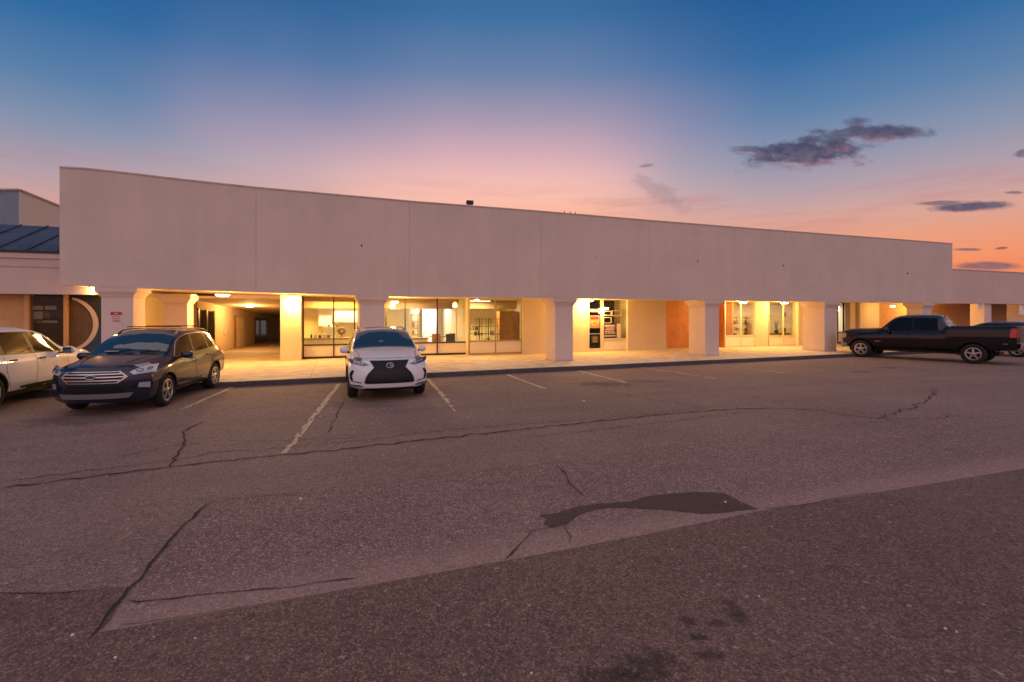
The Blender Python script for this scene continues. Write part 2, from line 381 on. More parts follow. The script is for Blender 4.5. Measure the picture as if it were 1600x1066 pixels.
def ribbon(name, pts, wid, amp=.05, seed=0, step=.08, z=.0125):
    P = jag([G(*q) for q in pts], step, amp, seed); L, R = [], []
    for i, p in enumerate(P):
        d = (P[min(i+1, len(P)-1)]-P[max(i-1, 0)]).normalized(); pr = Vector((-d.y, d.x, 0))
        wl = wid*(.35+1.0*abs(mnoise.noise(Vector((p.x*7, p.y*7, seed+3.3)))))*(.25 if i in (0, len(P)-1) else 1)
        L.append(p+pr*wl); R.append(p-pr*wl)
    b = MB(); n = len(P); b.add([(p.x,p.y,z) for p in L]+[(p.x,p.y,z) for p in R], [(i+n,i+n+1,i+1,i) for i in range(n-1)])
    return b.build(name, M['crack'], ground, fix=False)
for i, (pts, wd, am) in enumerate([
    ([(140,1000),(170,962),(200,922),(232,885),(262,848),(290,820),(322,790),(340,782)], .022, .05),
    ([(340,782),(400,778),(470,772)], .006, .03),
    ([(-60,931),(0,929),(60,929),(110,927),(200,921)], .012, .03),
    ([(200,940),(215,943),(300,933),(380,926),(470,917),(560,905)], .011, .03),
    ([(338,783),(500,768),(700,744),(850,727),(1000,704),(1200,672),(1400,658)], .005, .02),
    ([(868,726),(885,745),(900,764),(914,778)], .012, .05),
    ([(862,826),(830,832),(812,850),(800,866),(788,878)], .013, .04),
    ([(880,822),(892,840),(888,850)], .008, .05),
    ([(1185,797),(1250,792),(1330,775),(1370,772)], .007, .04),
    ([(1305,768),(1335,776)], .006, .03),
    ([(0,765),(90,752),(180,741),(260,731),(350,721),(450,711),(560,700),(700,684),(850,668),(1000,652),(1100,643),(1150,640),(1210,639)], .022, .10),
    ([(0,755),(120,738),(260,722),(330,708),(440,701),(560,690),(700,672),(860,660),(1010,648),(1110,638)], .011, .12),
    ([(180,715),(260,700),(330,690),(440,690),(560,684)], .008, .12),
    ([(262,731),(280,705),(290,690),(284,675),(322,658)], .016, .10),
    ([(1210,639),(1280,641),(1330,650),(1372,655),(1420,640),(1455,622),(1462,608)], .018, .14),
    ([(1100,638),(1020,625),(940,610)], .012, .14),
    ([(538,622),(528,645),(512,678)], .010, .06),
    ([(820,683),(1000,665),(1160,645)], .010, .12),
    ([(1372,655),(1450,655),(1500,650)], .012, .14),
    ([(790,560+40),(800,640)], .004, .05),
]):
    ribbon('crack', pts, wd*(1.25 if pts[0][1] < 770 and pts[-1][1] < 770 else .8), am, i*2.7, .10)
def stall(a, b, wid, fade=0):
    A, B = G(*a), G(*b); n = max(2, int((B-A).length/.16)); d = (B-A).normalized(); pr = Vector((-d.y, d.x, 0)); m = MB()
    for i in range(n):
        for k in range(3):
            q = mnoise.noise(Vector((i*.53+A.x, k*.9, A.y)))
            if i/n > .45 and q > (.32-.45*(i/n-.45)) : continue
            if q > .42-fade: continue
            p0, p1 = A.lerp(B, i/n), A.lerp(B, (i+1)/n); o0 = pr*(wid*(k/3-.5)); o1 = pr*(wid*((k+1)/3-.5))
            m.add([(v.x,v.y,.005) for v in (p0+o0, p1+o0, p1+o1, p0+o1)], [(0,1,2,3)])
    return m.build('parking_line', M['paint'], ground)
for a, b, f_ in [((530,600),(445,709),0), ((366,604),(282,641),.05), ((668,592),(714,643),0), ((792,585.5),(852,608),.0), ((903,579.5),(985,600),.0), ((1000,574),(1118,592),.25), ((1110,568.5),(1225,583),.35)]:
    stall(a, b, .11, f_)
# bits of litter / pale stones
for px, py, r in [(470,781,.018),(1133,786,.014),(113,995,.012),(180,1030,.008),(240,937+60,.006),(1477,985,.01),(1495,990,.008),(912,628,.03),(305,1000,.007),(1186,934,.008),(830,1055,.008),(500,652,.016)]:
    b = MB(); c = G(px, py, 0)
    vs = [(c.x+r*math.cos(t)*random.uniform(.7,1.2), c.y+r*math.sin(t)*random.uniform(.6,1), .008+k*r*.7) for k in (0,1) for t in [i*1.2566 for i in range(5)]]
    b.add(vs, [tuple(range(5))[::-1], tuple(range(5,10))]+[(i,(i+1)%5,5+(i+1)%5,5+i) for i in range(5)])
    b.build('pebble', M['goods1'], ground)

# ------------------------------------------------------------------ sidewalk (slabs) and kerb
walk = empty('sidewalk', Wd(0,0,0), TH); tag(walk, kind='structure', label='concrete walk under the canopy with scored slabs')
kc = []
def curb_n(s): return -2.17 + (s+8.6)*(.72/21)
s0 = -26.0; slab_len = 1.85
slab_cache = {}
cbn = MB(); 
while s0 < 34:
    s1 = s0+slab_len-.012
    n0a, n0b = curb_n(s0)+.16, curb_n(s1)+.16
    MB().prism([(s0,n0a),(s1,n0b),(s1,1.588),(s0,1.588)], -.05, SW+random.uniform(-.002,.002)).build('concrete_slab', M['sidewalk'], walk)
    MB().box(s0, s1, 1.60, 3.79, -.05, SW+random.uniform(-.002,.002)).build('concrete_slab', M['sidewalk'], walk)
    MB().box(s0, s1, 3.80, 6.0, -.05, SW-.001).build('concrete_slab', M['sidewalk'], walk)
    s0 += slab_len
MB().prism([(-26,curb_n(-26)+.16),(34,curb_n(34)+.16),(34,6.0),(-26,6.0)], -.05, SW-.012).build('walk_bed', M['crack'], walk)
s0 = -26
while s0 < 34:
    s1 = s0+2.99
    b = MB(); poly = [(0,0),(.03,SW-.02),(.05,SW),(.155,SW),(.155,-.05),(0,-.05)]
    vs = [(s, curb_n(s)+o, z) for s in (s0,s1) for o, z in poly]
    b.add(vs, [tuple(range(6)), tuple(range(6,12))[::-1]]+[(i,(i+1)%6,6+(i+1)%6,6+i) for i in range(6)])
    b.build('kerb_stone', M['curb'], walk); s0 += 3.0

# ------------------------------------------------------------------ main building
bld = empty('shopping_building', Wd(0,0,0), TH, 'long low cream stucco shopping centre with deep blank fascia over a lit arcade', 'building')
tops = [(93,261,444.5),(130,263,446.3),(200,270.5,449.5),(270,279,452.5),(400,293,456.5),(640,314.5,463.7),(845,330.3,465.5),(1015,344.5,468),(1160,356,470.2),(1411,374.8,473),(1488,380.8,474)]
prof = [(Ls(px,0), Zs(px,t,0), Zs(px,b,0)) for px,t,b in tops]
def fprof(s, k):
    for a, b in zip(prof[:-1], prof[1:]):
        if s <= b[0]: return a[k]+(b[k]-a[k])*(s-a[0])/(b[0]-a[0])
    return prof[-1][k]
seams = [93,400,640,845,1015,1160,1411,1488]
for a, b in zip(seams[:-1], seams[1:]):
    sa, sb = Ls(a,0), Ls(b,0); gp = .003
    if a != 93: sa += gp
    if b != 1488: sb -= gp
    N = 8; m = MB(); ss = [sa+(sb-sa)*i/N for i in range(N+1)]
    for i in range(N):
        vs = [(s, n, fprof(s, k)) for s in (ss[i], ss[i+1]) for n, k in ((0,2),(.35,2),(.35,1),(0,1))]
        fs = [(0,4,7,3),(1,2,6,5),(3,7,6,2),(0,1,5,4)]
        if i == 0: fs.append((0,3,2,1))
        if i == N-1: fs.append((4,5,6,7))
        m.add(vs, fs)
    o = m.build('fascia_panel', M['fascia'], bld)
    m = MB(); m.add([(s, n, fprof(s,1)+z) for s in (sa, sb) for n, z in ((-.025,-.015),(.37,-.015),(.37,.03),(-.025,.03))], [(0,4,7,3),(1,2,6,5),(3,7,6,2),(0,1,5,4),(0,3,2,1),(4,5,6,7)])
    # coping follows the real profile
    m = MB()
    for i in range(N):
        m.add([(s, n, fprof(s,1)+z) for s in (ss[i], ss[i+1]) for n, z in ((-.022,-.02),(.372,-.02),(.372,.022),(-.022,.022))], [(0,4,7,3),(1,2,6,5),(3,7,6,2),(0,1,5,4)]+([(0,3,2,1)] if i==0 else [])+([(4,5,6,7)] if i==N-1 else []))
    m.build('coping', M['trim'], bld)
SL, SR = Ls(93,0), Ls(1488,0)
MB().box(SL+.05, SR-.05, .10, .30, 3.0, 5.6).build('fascia_backing', M['trim'], bld)
# return walls and roof deck behind the fascia
MB().box(SL+.002, SL+.3, .352, 18, 2.9, 5.9).build('side_parapet', M['fascia'], bld)
MB().box(SR-.3, SR-.002, .352, 18, 2.8, 5.9).build('side_parapet', M['fascia'], bld)
MB().box(SL+.3, SR-.3, .36, 24, 5.1, 5.2).build('roof', M['roof'], bld)
# soffit
m = MB(); N = 14
for i in range(N):
    sa, sb = SL+.01+(SR-SL-.02)*i/N, SL+.01+(SR-SL-.02)*(i+1)/N
    za, zb = fprof(sa,2)+.10, fprof(sb,2)+.10
    m.add([(sa,.352,za),(sb,.352,zb),(sb,6.3,zb),(sa,6.3,za),(sa,.352,za+.1),(sb,.352,zb+.1),(sb,6.3,zb+.1),(sa,6.3,za+.1)], [(0,1,2,3),(7,6,5,4),(0,4,5,1),(2,6,7,3)])
m.build('soffit', M['soffit'], bld)
# small old fixing holes on the fascia
for px, py, r in [(565,384,.035),(932,403,.02),(1090,408,.035),(1224,415,.035),(1418,427.5,.05)]:
    s_, z_ = Ls(px,0), Zs(px,py,0)
    MB().tube((s_,-.012,z_),(s_,.02,z_), r, n=12).build('bolt_hole', M['black'], bld)

# columns: front-face pixel edges
def column(pxa, pxb, n=.12, label=None, zt=None, depth=None):
    sa, sb = Ls(pxa,n), Ls(pxb,n); wd = sb-sa; dp = depth or wd*1.25; zt = zt or fprof((sa+sb)/2,2)
    c = MB(); c.box(sa, sb, n, n+dp, SW, zt-.30); o = c.build('column', M['colm'], bld, bevel=.012)
    k = MB()
    prof_ = [(0,zt-.30),(.02,zt-.29),(.03,zt-.25),(.06,zt-.20),(.11,zt-.14),(.13,zt-.10),(.13,zt+.02)]
    rows = []
    for o_, z in prof_: rows.append([(sa-o_,max(n-o_, .012 if n < .3 else n-o_),z),(sb+o_,max(n-o_, .012 if n < .3 else n-o_),z),(sb+o_,n+dp+o_,z),(sa-o_,n+dp+o_,z)])
    vs = [v for r in rows for v in r]; R = len(rows)
    k.add(vs, [(j*4+i, j*4+(i+1)%4, (j+1)*4+(i+1)%4, (j+1)*4+i) for j in range(R-1) for i in range(4)]+[(3,2,1,0),(R*4-4,R*4-3,R*4-2,R*4-1)])
    k.build('capital', M['colm'], o)
    b = MB(); b.box(sa-.012, sb+.012, n-.012, n+dp+.012, SW+.002, SW+.06); b.build('column_base', M['trim'], o)
    return o
c1 = column(158,208, .12)
column(562,601, .12); column(867.5,895.5, .12, depth=.9); column(1102,1123.5, .12, depth=1.1); column(1288.5,1307, .12, depth=1.25); column(1441,1456, .12, depth=.8)
column(255,293, 2.7, zt=2.72, depth=.8)
# beam over the inner pillar
MB().box(Ls(208,2.7)-.6, Ls(300,2.7), 2.72, 3.3, 2.66, 2.78).build('ceiling_beam', M['soffit'], bld)

# walls and storefronts along the arcade
ZT = 2.82
def wall(pxa, pxb, n, thick=.35, mat='wall', z0=SW-.03, z1=ZT, na=None):
    return MB().box(Ls(pxa,na or n), Ls(pxb,n), n, n+thick, z0, z1).build('wall', M[mat], bld)
def storefront(px_edges, n, py_sill, py_base, mat='bronze', label=None, fw=.055, header=None, kick=True, glass='glass', zsill=None):
    w_ = empty('window', (0,0,0), 0, parent=bld)
    if label: w_['label'] = label
    E = [Ls(p,n) for p in px_edges]; mid = (px_edges[0]+px_edges[-1])/2
    zs = zsill if zsill is not None else Zs(mid, py_sill, n); zt = ZT-.02
    for e in E:
        MB().box(e-fw/2, e+fw/2, n-.045, n+.045, SW, zt).build('mullion', M[mat], w_)
    for a, b in zip(E[:-1], E[1:]):
        MB().box(a+fw/2, b-fw/2, n-.04, n+.04, zs-.03, zs+.03).build('sill_rail', M[mat], w_)
        MB().box(a+fw/2, b-fw/2, n-.04, n+.04, SW, SW+.09).build('bottom_rail', M[mat], w_)
        if kick: MB().box(a+fw/2, b-fw/2, n-.01, n+.02, SW+.09, zs-.03).build('kick_panel', M['kick'], w_)
        if header: 
            zh = Zs((px_edges[0]+px_edges[-1])/2, header, n); MB().box(a+fw/2, b-fw/2, n-.035, n+.035, zh-.03, zh+.03).build('header_rail', M[mat], w_)
        MB().box(a+fw/2, b-fw/2, n-.003, n+.003, zs+.03, zt).build('pane', M[glass], w_)
    return w_
wall(438, 470, 4.0, .9)
storefront([474,521.5,554,603,633,683,729], 4.65, 537, 558, 'bronze', 'dark bronze framed shop window with five tall panes')
MB().box(Ls(470,4.0)-.0, Ls(474,4.65), 4.65, 5.1, SW-.03, ZT).build('wall', M['wall'], bld)
storefront([733,774,815], 4.14, 532.5, 553, 'tanframe', 'tan framed shop window showing wire shelving')
wall(816.5, 918, 4.0)
# door bay, recessed
nD = 4.14
for a in (918, 981):
    pass
MB().box(Ls(918,4.0)-.3, Ls(918,4.0), 4.352, nD+.3, SW-.03, ZT).build('wall', M['wall'], bld)
storefront([942,980.5], nD, 529.5, 545, 'tan', 'dark shop window with posters beside the glass door')
dr = empty('door', (0,0,0), 0, parent=bld); dr['label'] = 'cream framed glass door with a bright poster'
sa, sb = Ls(917.5,nD), Ls(940.5,nD); zd = Zs(930,487,nD)
for a, b, z0, z1 in ((sa,sa+.10,SW,ZT-.02),(sb-.09,sb+.03,SW,ZT-.02),(sa+.10,sb-.09,zd-.02,zd+.12),(sa+.10,sb-.09,SW,SW+.16)):
    MB().box(a, b, nD-.05, nD+.04, z0, z1).build('door_frame', M['tan'], dr)
MB().box(sa+.10, sb-.09, nD-.003, nD+.003, SW+.16, zd-.02).build('door_glass', M['glass'], dr)
MB().box(sa+.10, sb-.09, nD-.003, nD+.003, zd+.12, ZT-.02).build('transom_pane', M['glass'], dr)
MB().box(sa+.10, sb-.09, nD-.03, nD-.006, 1.02, 1.08).build('push_bar', M['metal'], dr)
wall(981, 1041, 4.0, 1.3)
# plywood-covered bay (individual boards)
nW = 4.9
sa, sb = Ls(1040,nW)+.02, Ls(1131,nW); k = 5
for i in range(k):
    a, b = sa+(sb-sa)*i/k, sa+(sb-sa)*(i+1)/k
    MB().box(a+.004, b-.004, nW, nW+.03, SW, ZT-.02).build('plywood_board', M['wood'], bld)
MB().box(sa, sb, nW+.032, nW+.2, SW, ZT).build('wall', M['wall'], bld)
MB().box(Ls(1131,nW), Ls(1131,nW)+.10, 4.26, nW+.2, SW, ZT).build('plywood_return', M['wood'], bld)
storefront([1132.5,1157.5,1181], 4.2, 524.5, 540, 'tan', 'cream framed shop window with goods on display')
wall(1182, 1200, 4.1)
storefront([1200.5,1223.5,1246.5], 4.2, 525, 538.5, 'tan', 'cream framed shop window with a potted plant')
wall(1247.5, 1308, 4.0)
storefront([1308.5,1318,1328], 4.75, 519, 541, 'bronze', 'narrow bronze shop window behind the pickup')
wall(1328.5, 1341, 4.4)
storefront([1352,1361,1369], 5.4, 519, 540, 'tanframe', 'glazed entrance door frame near the right end', kick=False)
storefront([1378,1398,1412], 5.4, 519, 540, 'bronze', 'dark bronze entrance panes near the right end', kick=False)
wall(1341, 1352, 5.4); wall(1369.5, 1377.5, 5.4); wall(1412.5, 1500, 4.6)
# partition walls / rooms behind the shop windows
def room(pxa, pxb, n, back, mats, ceil=2.80, floorz=SW, ext=(0,0)):
    sa, sb = Ls(pxa,n)-ext[0], Ls(pxb,n)+ext[1]
    MB().box(sa-.1, sb+.1, back, back+.1, floorz-.1, ZT).build('interior_wall', M[mats[0]], bld)
    MB().box(sa-.1, sa, n+.06, back, floorz-.1, ZT).build('interior_wall', M[mats[1]], bld)
    MB().box(sb, sb+.1, n+.06, back, floorz-.1, ZT).build('interior_wall', M[mats[2]], bld)
    MB().box(sa, sb, n+.06, back, floorz-.06, floorz).build('shop_floor', M[mats[3]], bld)
    MB().box(sa-.1, sb+.1, max(6.31, n+.06) , back+.1, ceil, ceil+.06).build('ceiling', M[mats[4]], bld)
    return sa, sb
ra = room(476, 729, 4.65, 10.5, ('inwall','incream','inwall','floor','inwall'), ext=(.3,0))
rb = room(735, 815, 4.14, 9.5, ('inwall','inwall','inwall','floor','inwall'), ext=(0,1.0))
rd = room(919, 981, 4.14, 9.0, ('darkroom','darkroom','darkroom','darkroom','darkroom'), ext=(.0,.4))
rc = room(1133, 1181, 4.2, 9.0, ('inwall','wood','inwall','floor','inwall'), ext=(0,.6))
re_ = room(1201, 1246, 4.2, 8.0, ('inwall','inwall','inwall','floor','inwall'), ext=(0,.6))
rf = room(1309, 1328, 4.75, 8.0, ('inwhite','brown','inwhite','floor','inwall'), ext=(0,1.2))
rg = room(1353, 1412, 5.4, 9.0, ('inwall','inwhite','brown','floor','inwall'), ext=(.0,.8))
# shop A: dropped header, bright white alcove
MB().box(ra[0], ra[0]+4.2, 7.2, 7.4, 2.35, 2.80).build('dropped_header', M['orange'], bld)
MB().box(ra[0]+4.2, ra[1], 7.2, 7.4, 2.32, 2.80).build('dropped_header', M['header'], bld)
MB().box(rb[0], rb[1], 7.5, 7.7, 2.35, 2.80).build('dropped_header', M['header'], bld)
MB().box(ra[0], ra[1], 6.0, 6.25, 2.62, 2.80).build('ceiling_beam', M['header'], bld)
sA = lambda px, n: Ls(px, n)
MB().box(sA(660,9.6), sA(684,9.6), 9.6, 9.7, SW, 2.45).build('white_partition', M['inwhite'], bld)
MB().box(sA(640,9.0), sA(655,9.0), 9.0, 9.1, SW, 2.5).build('white_partition', M['inwall'], bld)
MB().box(sA(712,6.4), sA(729,6.4), 6.4, 6.5, SW, 2.8).build('white_partition', M['white'], bld)

# ---- service passage descending behind the pier
aL = G(345,551)  # floor/wall junction samples on a falling floor
def PG(px, py, hgt, pyc):
    Y = F*hgt/(py-pyc); return Vector(((px-800)/F*Y, Y, H-(py-HY)/F*Y))
A_ = PG(345,551,2.55,480); B_ = PG(436,545,2.55,498)
dirp = (B_-A_); k0 = -.235
C_ = A_+dirp*k0; C_.z = SW-.06; D_ = B_+dirp*.25
def loc3(v): s, n = Lc(v); return (s, n, v.z)
rgt = Vector((dirp.y, -dirp.x, 0)).normalized()
pier = Wd(Ls(438,4.9), 4.9)
wdt = (pier-A_).dot(rgt)+.0
def passpt(base, off, z): v = base+rgt*off; return loc3(Vector((v.x, v.y, z)))
m = MB(); hC = 2.62
cz = C_.z+hC+.02
m.add([passpt(C_,0,C_.z), passpt(D_,0,D_.z), passpt(D_,0,D_.z+2.55), passpt(C_,0,cz+.3)], [(0,1,2,3)])
m.add([passpt(C_,-.25,C_.z), passpt(D_,-.25,D_.z), passpt(D_,-.25,D_.z+2.55), passpt(C_,-.25,cz+.3)], [(3,2,1,0)])
m.build('passage_wall', M['passwall'], bld)
m = MB(); m.add([passpt(C_,wdt,C_.z), passpt(D_,wdt,D_.z), passpt(D_,wdt,D_.z+2.55), passpt(C_,wdt,cz+.3)], [(3,2,1,0)]); m.build('passage_wall', M['passwall'], bld)
m = MB(); m.add([passpt(C_,-.3,C_.z+.02), passpt(D_,-.3,D_.z), passpt(D_,wdt,D_.z), passpt(C_,wdt,C_.z+.02)], [(3,2,1,0)]); m.build('passage_floor', M['sidewalk'], bld)
m = MB(); m.add([passpt(C_,-.3,cz), passpt(D_,-.3,D_.z+2.55), passpt(D_,wdt,D_.z+2.55), passpt(C_,wdt,cz)], [(0,1,2,3)]); m.build('passage_ceiling', M['soffit'], bld)
D2_ = D_+dirp.normalized()*7; m = MB(); m.add([passpt(D2_,-6,D_.z-.2), passpt(D2_,9,D_.z-.2), passpt(D2_,9,D_.z+5), passpt(D2_,-6,D_.z+5)], [(0,1,2,3)]); m.build('rear_yard_wall', M['inwhite'], bld)
Cl = loc3(C_)
# floor apron between the walk (n=6) and the passage mouth
MB().box(SL+.3, Ls(470,4.9)+.3, 6.01, Cl[1]+.5, SW-.5, SW-.005).build('walk_apron', M['sidewalk'], bld)
MB().box(SL+.3, Ls(470,4.9)+.5, 6.31, Cl[1]+1.2, cz, cz+.1).build('soffit', M['soffit'], bld)
# shop wall left of the passage, facing the arcade
MB().box(SL+.3, Cl[0], Cl[1], Cl[1]+.25, SW-.3, cz).build('wall', M['orangewall'], bld)
# a door and windows on the passage's left wall
def pq(f0, f1, h0, h1, off, name, mat, parent=bld, th=.03):
    a, b = C_.lerp(D_, f0), C_.lerp(D_, f1); m = MB(); vs = []
    for o_ in (off, off+th):
        for p, h in ((a,h0),(b,h0),(b,h1),(a,h1)):
            q = p+rgt*o_; vs.append(loc3(Vector((q.x, q.y, p.z+h))))
    m.add(vs, [(0,1,2,3),(7,6,5,4),(0,4,5,1),(1,5,6,2),(2,6,7,3),(3,7,4,0)]); return m.build(name, M[mat], parent)
def pf(px):   # fraction along the passage wall for a photo column
    best = min(range(0, 1001), key=lambda i: abs((C_.lerp(D_, i/1000).x/C_.lerp(D_, i/1000).y)*F+800-px)); return best/1000
pw = empty('window', (0,0,0), 0, parent=bld); pw['label'] = 'dark framed window at the passage mouth'
for a, b in ((309,321),(322,332)):
    pq(pf(a), pf(b), .25, 2.2, .02, 'pane', 'darkglass', pw)
for a in (308.5, 321.5, 332.5): pq(pf(a)-.004, pf(a)+.004, .1, 2.25, .02, 'mullion', 'bronze', pw, .06)
pq(pf(367), pf(380), .05, 2.1, .02, 'door', 'soffit', bld, .04)
pq(pf(365), pf(367), .05, 2.2, .02, 'door_frame', 'brown', bld, .06)
pq(pf(349.5), pf(352), 1.0, 1.35, .02, 'notice_plate', 'sign', bld, .02)
pw = empty('window', (0,0,0), 0, parent=bld); pw['label'] = 'tall glazed doors deep in the passage'
for a, b in ((398,405),(406.5,416)): pq(pf(a), pf(b), .1, 2.2, .02, 'pane', 'glass', pw)
for a in (397.5, 405.5, 416.5): pq(pf(a)-.003, pf(a)+.003, .05, 2.3, .02, 'mullion', 'bronze', pw, .06)
pq(pf(397.5), pf(416.5), .0, 2.3, .005, 'pane', 'bluewall', pw, .01)
# dark window left of the inner pillar
pw = empty('window', (0,0,0), 0, parent=bld); pw['label'] = 'dark window behind the inner pillar'
n_ = Cl[1]
MB().box(Ls(233,n_), Ls(246,n_), n_-.03, n_-.01, .5, 2.45).build('pane', M['darkglass'], pw)
MB().box(Ls(246.5,n_), Ls(262,n_), n_-.03, n_-.01, .5, 2.45).build('pane', M['darkglass'], pw)
for a in (232, 246.2): MB().box(Ls(a,n_)-.04, Ls(a,n_)+.04, n_-.08, n_-.005, SW, 2.5).build('mullion', M['bronze'], pw)

# ------------------------------------------------------------------ lamps
LP = 2.35
def lamp(px, py, z, label, n=None, power=110, size=(.30,.30), parent=None):
    Y = F*(z-H)/(HY-py); X = (px-800)/F*Y
    if n is not None: s_ = Ls(px, n); v = Wd(s_, n); X, Y = v.x, v.y; z = H+(HY-py)/F*Y
    t = empty('canopy_lamp', (X, Y, z), TH, label, 'ceiling lamp', 'canopy ceiling lamps')
    MB().box(-size[0]/2-.02, size[0]/2+.02, -size[1]/2-.02, size[1]/2+.02, .025, .075).build('housing', M['bronze'], t)
    m = MB(); a, b = size[0]/2, size[1]/2
    m.add([(-a,-b,.025),(a,-b,.025),(a,b,.025),(-a,b,.025),(-a*.7,-b*.7,-.04),(a*.7,-b*.7,-.04),(a*.7,b*.7,-.04),(-a*.7,b*.7,-.04)], [(3,2,1,0),(4,5,6,7),(0,1,5,4),(1,2,6,5),(2,3,7,6),(3,0,4,7)])
    m.build('lens', M['lampglow'], t)
    ld = bpy.data.lights.new('lamp_light', 'POINT'); ld.energy = power*LP; ld.color = (1, .54, .155); ld.shadow_soft_size = .12
    lo = bpy.data.objects.new('lamp_light', ld); COL.objects.link(lo); lo.parent = t; lo.location = (0, 0, -.16)
    return t
lamp(348, 461.5, 0, 'square ceiling lamp over the passage mouth, nearer the car park', n=2.7, power=120, size=(.42,.34))
def lamp_pass(px, py, label, power):
    Yv = F*2.5/(548-489); v = C_.lerp(D_, .30)+rgt*(wdt*.5); zc_ = None
    # on the sloping passage ceiling
    best = None
    for i in range(0, 400):
        fr = i/400; base = C_.lerp(D_, fr); z = (cz)+(D_.z+2.55-cz)*fr-.03; Y = F*(z-H)/(HY-py) if z > H+.02 else None
        if Y and Y > 0:
            X = (px-800)/F*Y; e = abs((Vector((X,Y,0))-Vector((base.x,base.y,0))).dot(dirp.normalized()))
            if best is None or e < best[0]: best = (e, X, Y, z)
    e, X, Y, z = best
    return lampw(X, Y, z, label, power)
def lampw(X, Y, z, label, power):
    px = 800+X/Y*F; py = HY-(z-H)/Y*F
    s_, n_ = Lc((X,Y)); return lamp(px, py, 0, label, n=n_, power=power, size=(.42,.34))
lamp_pass(390, 478.5, 'square ceiling lamp deeper inside the passage', 170)
lamp(460, 467, 0, 'bright lamp at the top of the corner pier by the passage', n=3.72, power=85, size=(.26,.26))
lamp(617, 472, 0, 'ceiling lamp behind the white car, right of the second column', n=4.2, power=110)
lamp(921, 470, 0, 'ceiling lamp left above the glass door', n=3.5, power=120)
lamp(947, 482, 0, 'lower hanging lamp in front of the poster window', n=3.85, power=30, size=(.2,.2))
lamp(1161, 473, 0, 'ceiling lamp above the window with goods', n=3.3, power=120)
lamp(1226, 473.5, 0, 'ceiling lamp above the window with the plant', n=3.3, power=120)
lamp(745, 469, 0, 'small ceiling lamp above the wire shelving window', n=2.6, power=32, size=(.15,.15))
lamp(1395, 479, 0, 'ceiling lamp at the right end of the arcade', n=3.0, power=24, size=(.2,.2))
lamp(147, 450.5, 0, 'small ceiling lamp at the far left corner of the canopy', n=1.1, power=9, size=(.16,.16))
lamp(215, 456, 0, 'small ceiling lamp behind the leftmost column', n=3.4, power=26, size=(.2,.2))
# interior tube lights
def tube_light(s0, s1, n, z, label, power, col=(1,.80,.50)):
    c = Wd((s0+s1)/2, n, z); t = empty('shop_light', c, TH, label, 'shop light', 'shop interior lights')
    col = (1, col[1]*.90, col[2]*.72) if col[0] == 1 else col
    hl = (s1-s0)/2
    MB().box(-hl, hl, -.08, .08, .02, .07).build('housing', M['white'], t)
    MB().box(-hl+.02, hl-.02, -.06, .06, -.005, .018).build('diffuser', M['tube'], t)
    ld = bpy.data.lights.new('shop_area', 'AREA'); ld.shape = 'RECTANGLE'; ld.size = s1-s0; ld.size_y = .3; ld.energy = power*2.2; ld.color = col
    lo = bpy.data.objects.new('shop_area', ld); COL.objects.link(lo); lo.parent = t; lo.location = (0,0,-.03)
tube_light(ra[0]+.6, ra[0]+2.4, 6.7, 2.72, 'tube light near the left end of the big shop window', 75, (1,.80,.42))
tube_light(ra[0]+3.4, ra[0]+5.6, 6.5, 2.72, 'tube light in the middle of the big shop', 55, (1,.84,.58))
tube_light(sA(655,8.9), sA(690,8.9), 8.6, 2.72, 'cool tube light in front of the white partition', 38, (.95,.95,1))
tube_light(ra[0]+1, ra[0]+3, 9.0, 2.72, 'tube light at the back of the big shop', 55, (1,.84,.5))
tube_light(rb[0]+.4, rb[0]+1.8, 6.8, 2.72, 'tube light over the wire shelving', 95, (1,.82,.46))
tube_light(rc[0]+.3, rc[0]+1.5, 6.2, 2.72, 'tube light above the displayed goods', 60, (1,.85,.5))
tube_light(re_[0]+.2, re_[0]+1.2, 6.4, 2.72, 'tube light in the plant window shop', 35, (1,.85,.5))
tube_light(rf[0]+.2, rf[0]+1.4, 6.4, 2.72, 'tube light in the narrow window shop', 40, (1,.9,.75))
tube_light(rg[0]+.1, rg[0]+1.2, 7.0, 2.72, 'tube light behind the entrance near the right end', 30, (1,.85,.5))

# ------------------------------------------------------------------ things inside the shops
def Lt(name, s, n, label, cat, z=SW, group=None, rz=0): return empty(name, Wd(s,n,z), TH+rz, label, cat, group)
def shelf_unit(px, n, wd, hg, label, rows=4, mat='metal', goods=True, dp=.4, wire=False, seed=0):
    t = Lt('shelf_unit', Ls(px,n), n, label, 'shelf', group=None); R = random.Random(seed)
    for x in (-wd/2, wd/2):
        for y in (-dp/2, dp/2): MB().tube((x,y,0),(x,y,hg), .012, n=6).build('post', M[mat], t)
    for i in range(rows):
        z = .15+(hg-.2)*i/(rows-1)
        s_ = MB()
        if wire:
            for j in range(6): s_.bar((-wd/2,-dp/2+dp*j/5,z),(wd/2,-dp/2+dp*j/5,z), .012)
            for x in (-wd/2,0,wd/2): s_.bar((x,-dp/2,z),(x,dp/2,z), .012)
        else: s_.box(-wd/2,wd/2,-dp/2,dp/2,z-.012,z+.012)
        s_.build('shelf', M[mat], t)
    return t, R
GOODS = ['goods1','goods2','goods3','goods4','goods1','brown','pink']
ORD = ('first','second','third','fourth','fifth','sixth')
GN = {'goods1':'white','goods2':'brown','goods3':'black','goods4':'green','brown':'reddish','pink':'pink'}
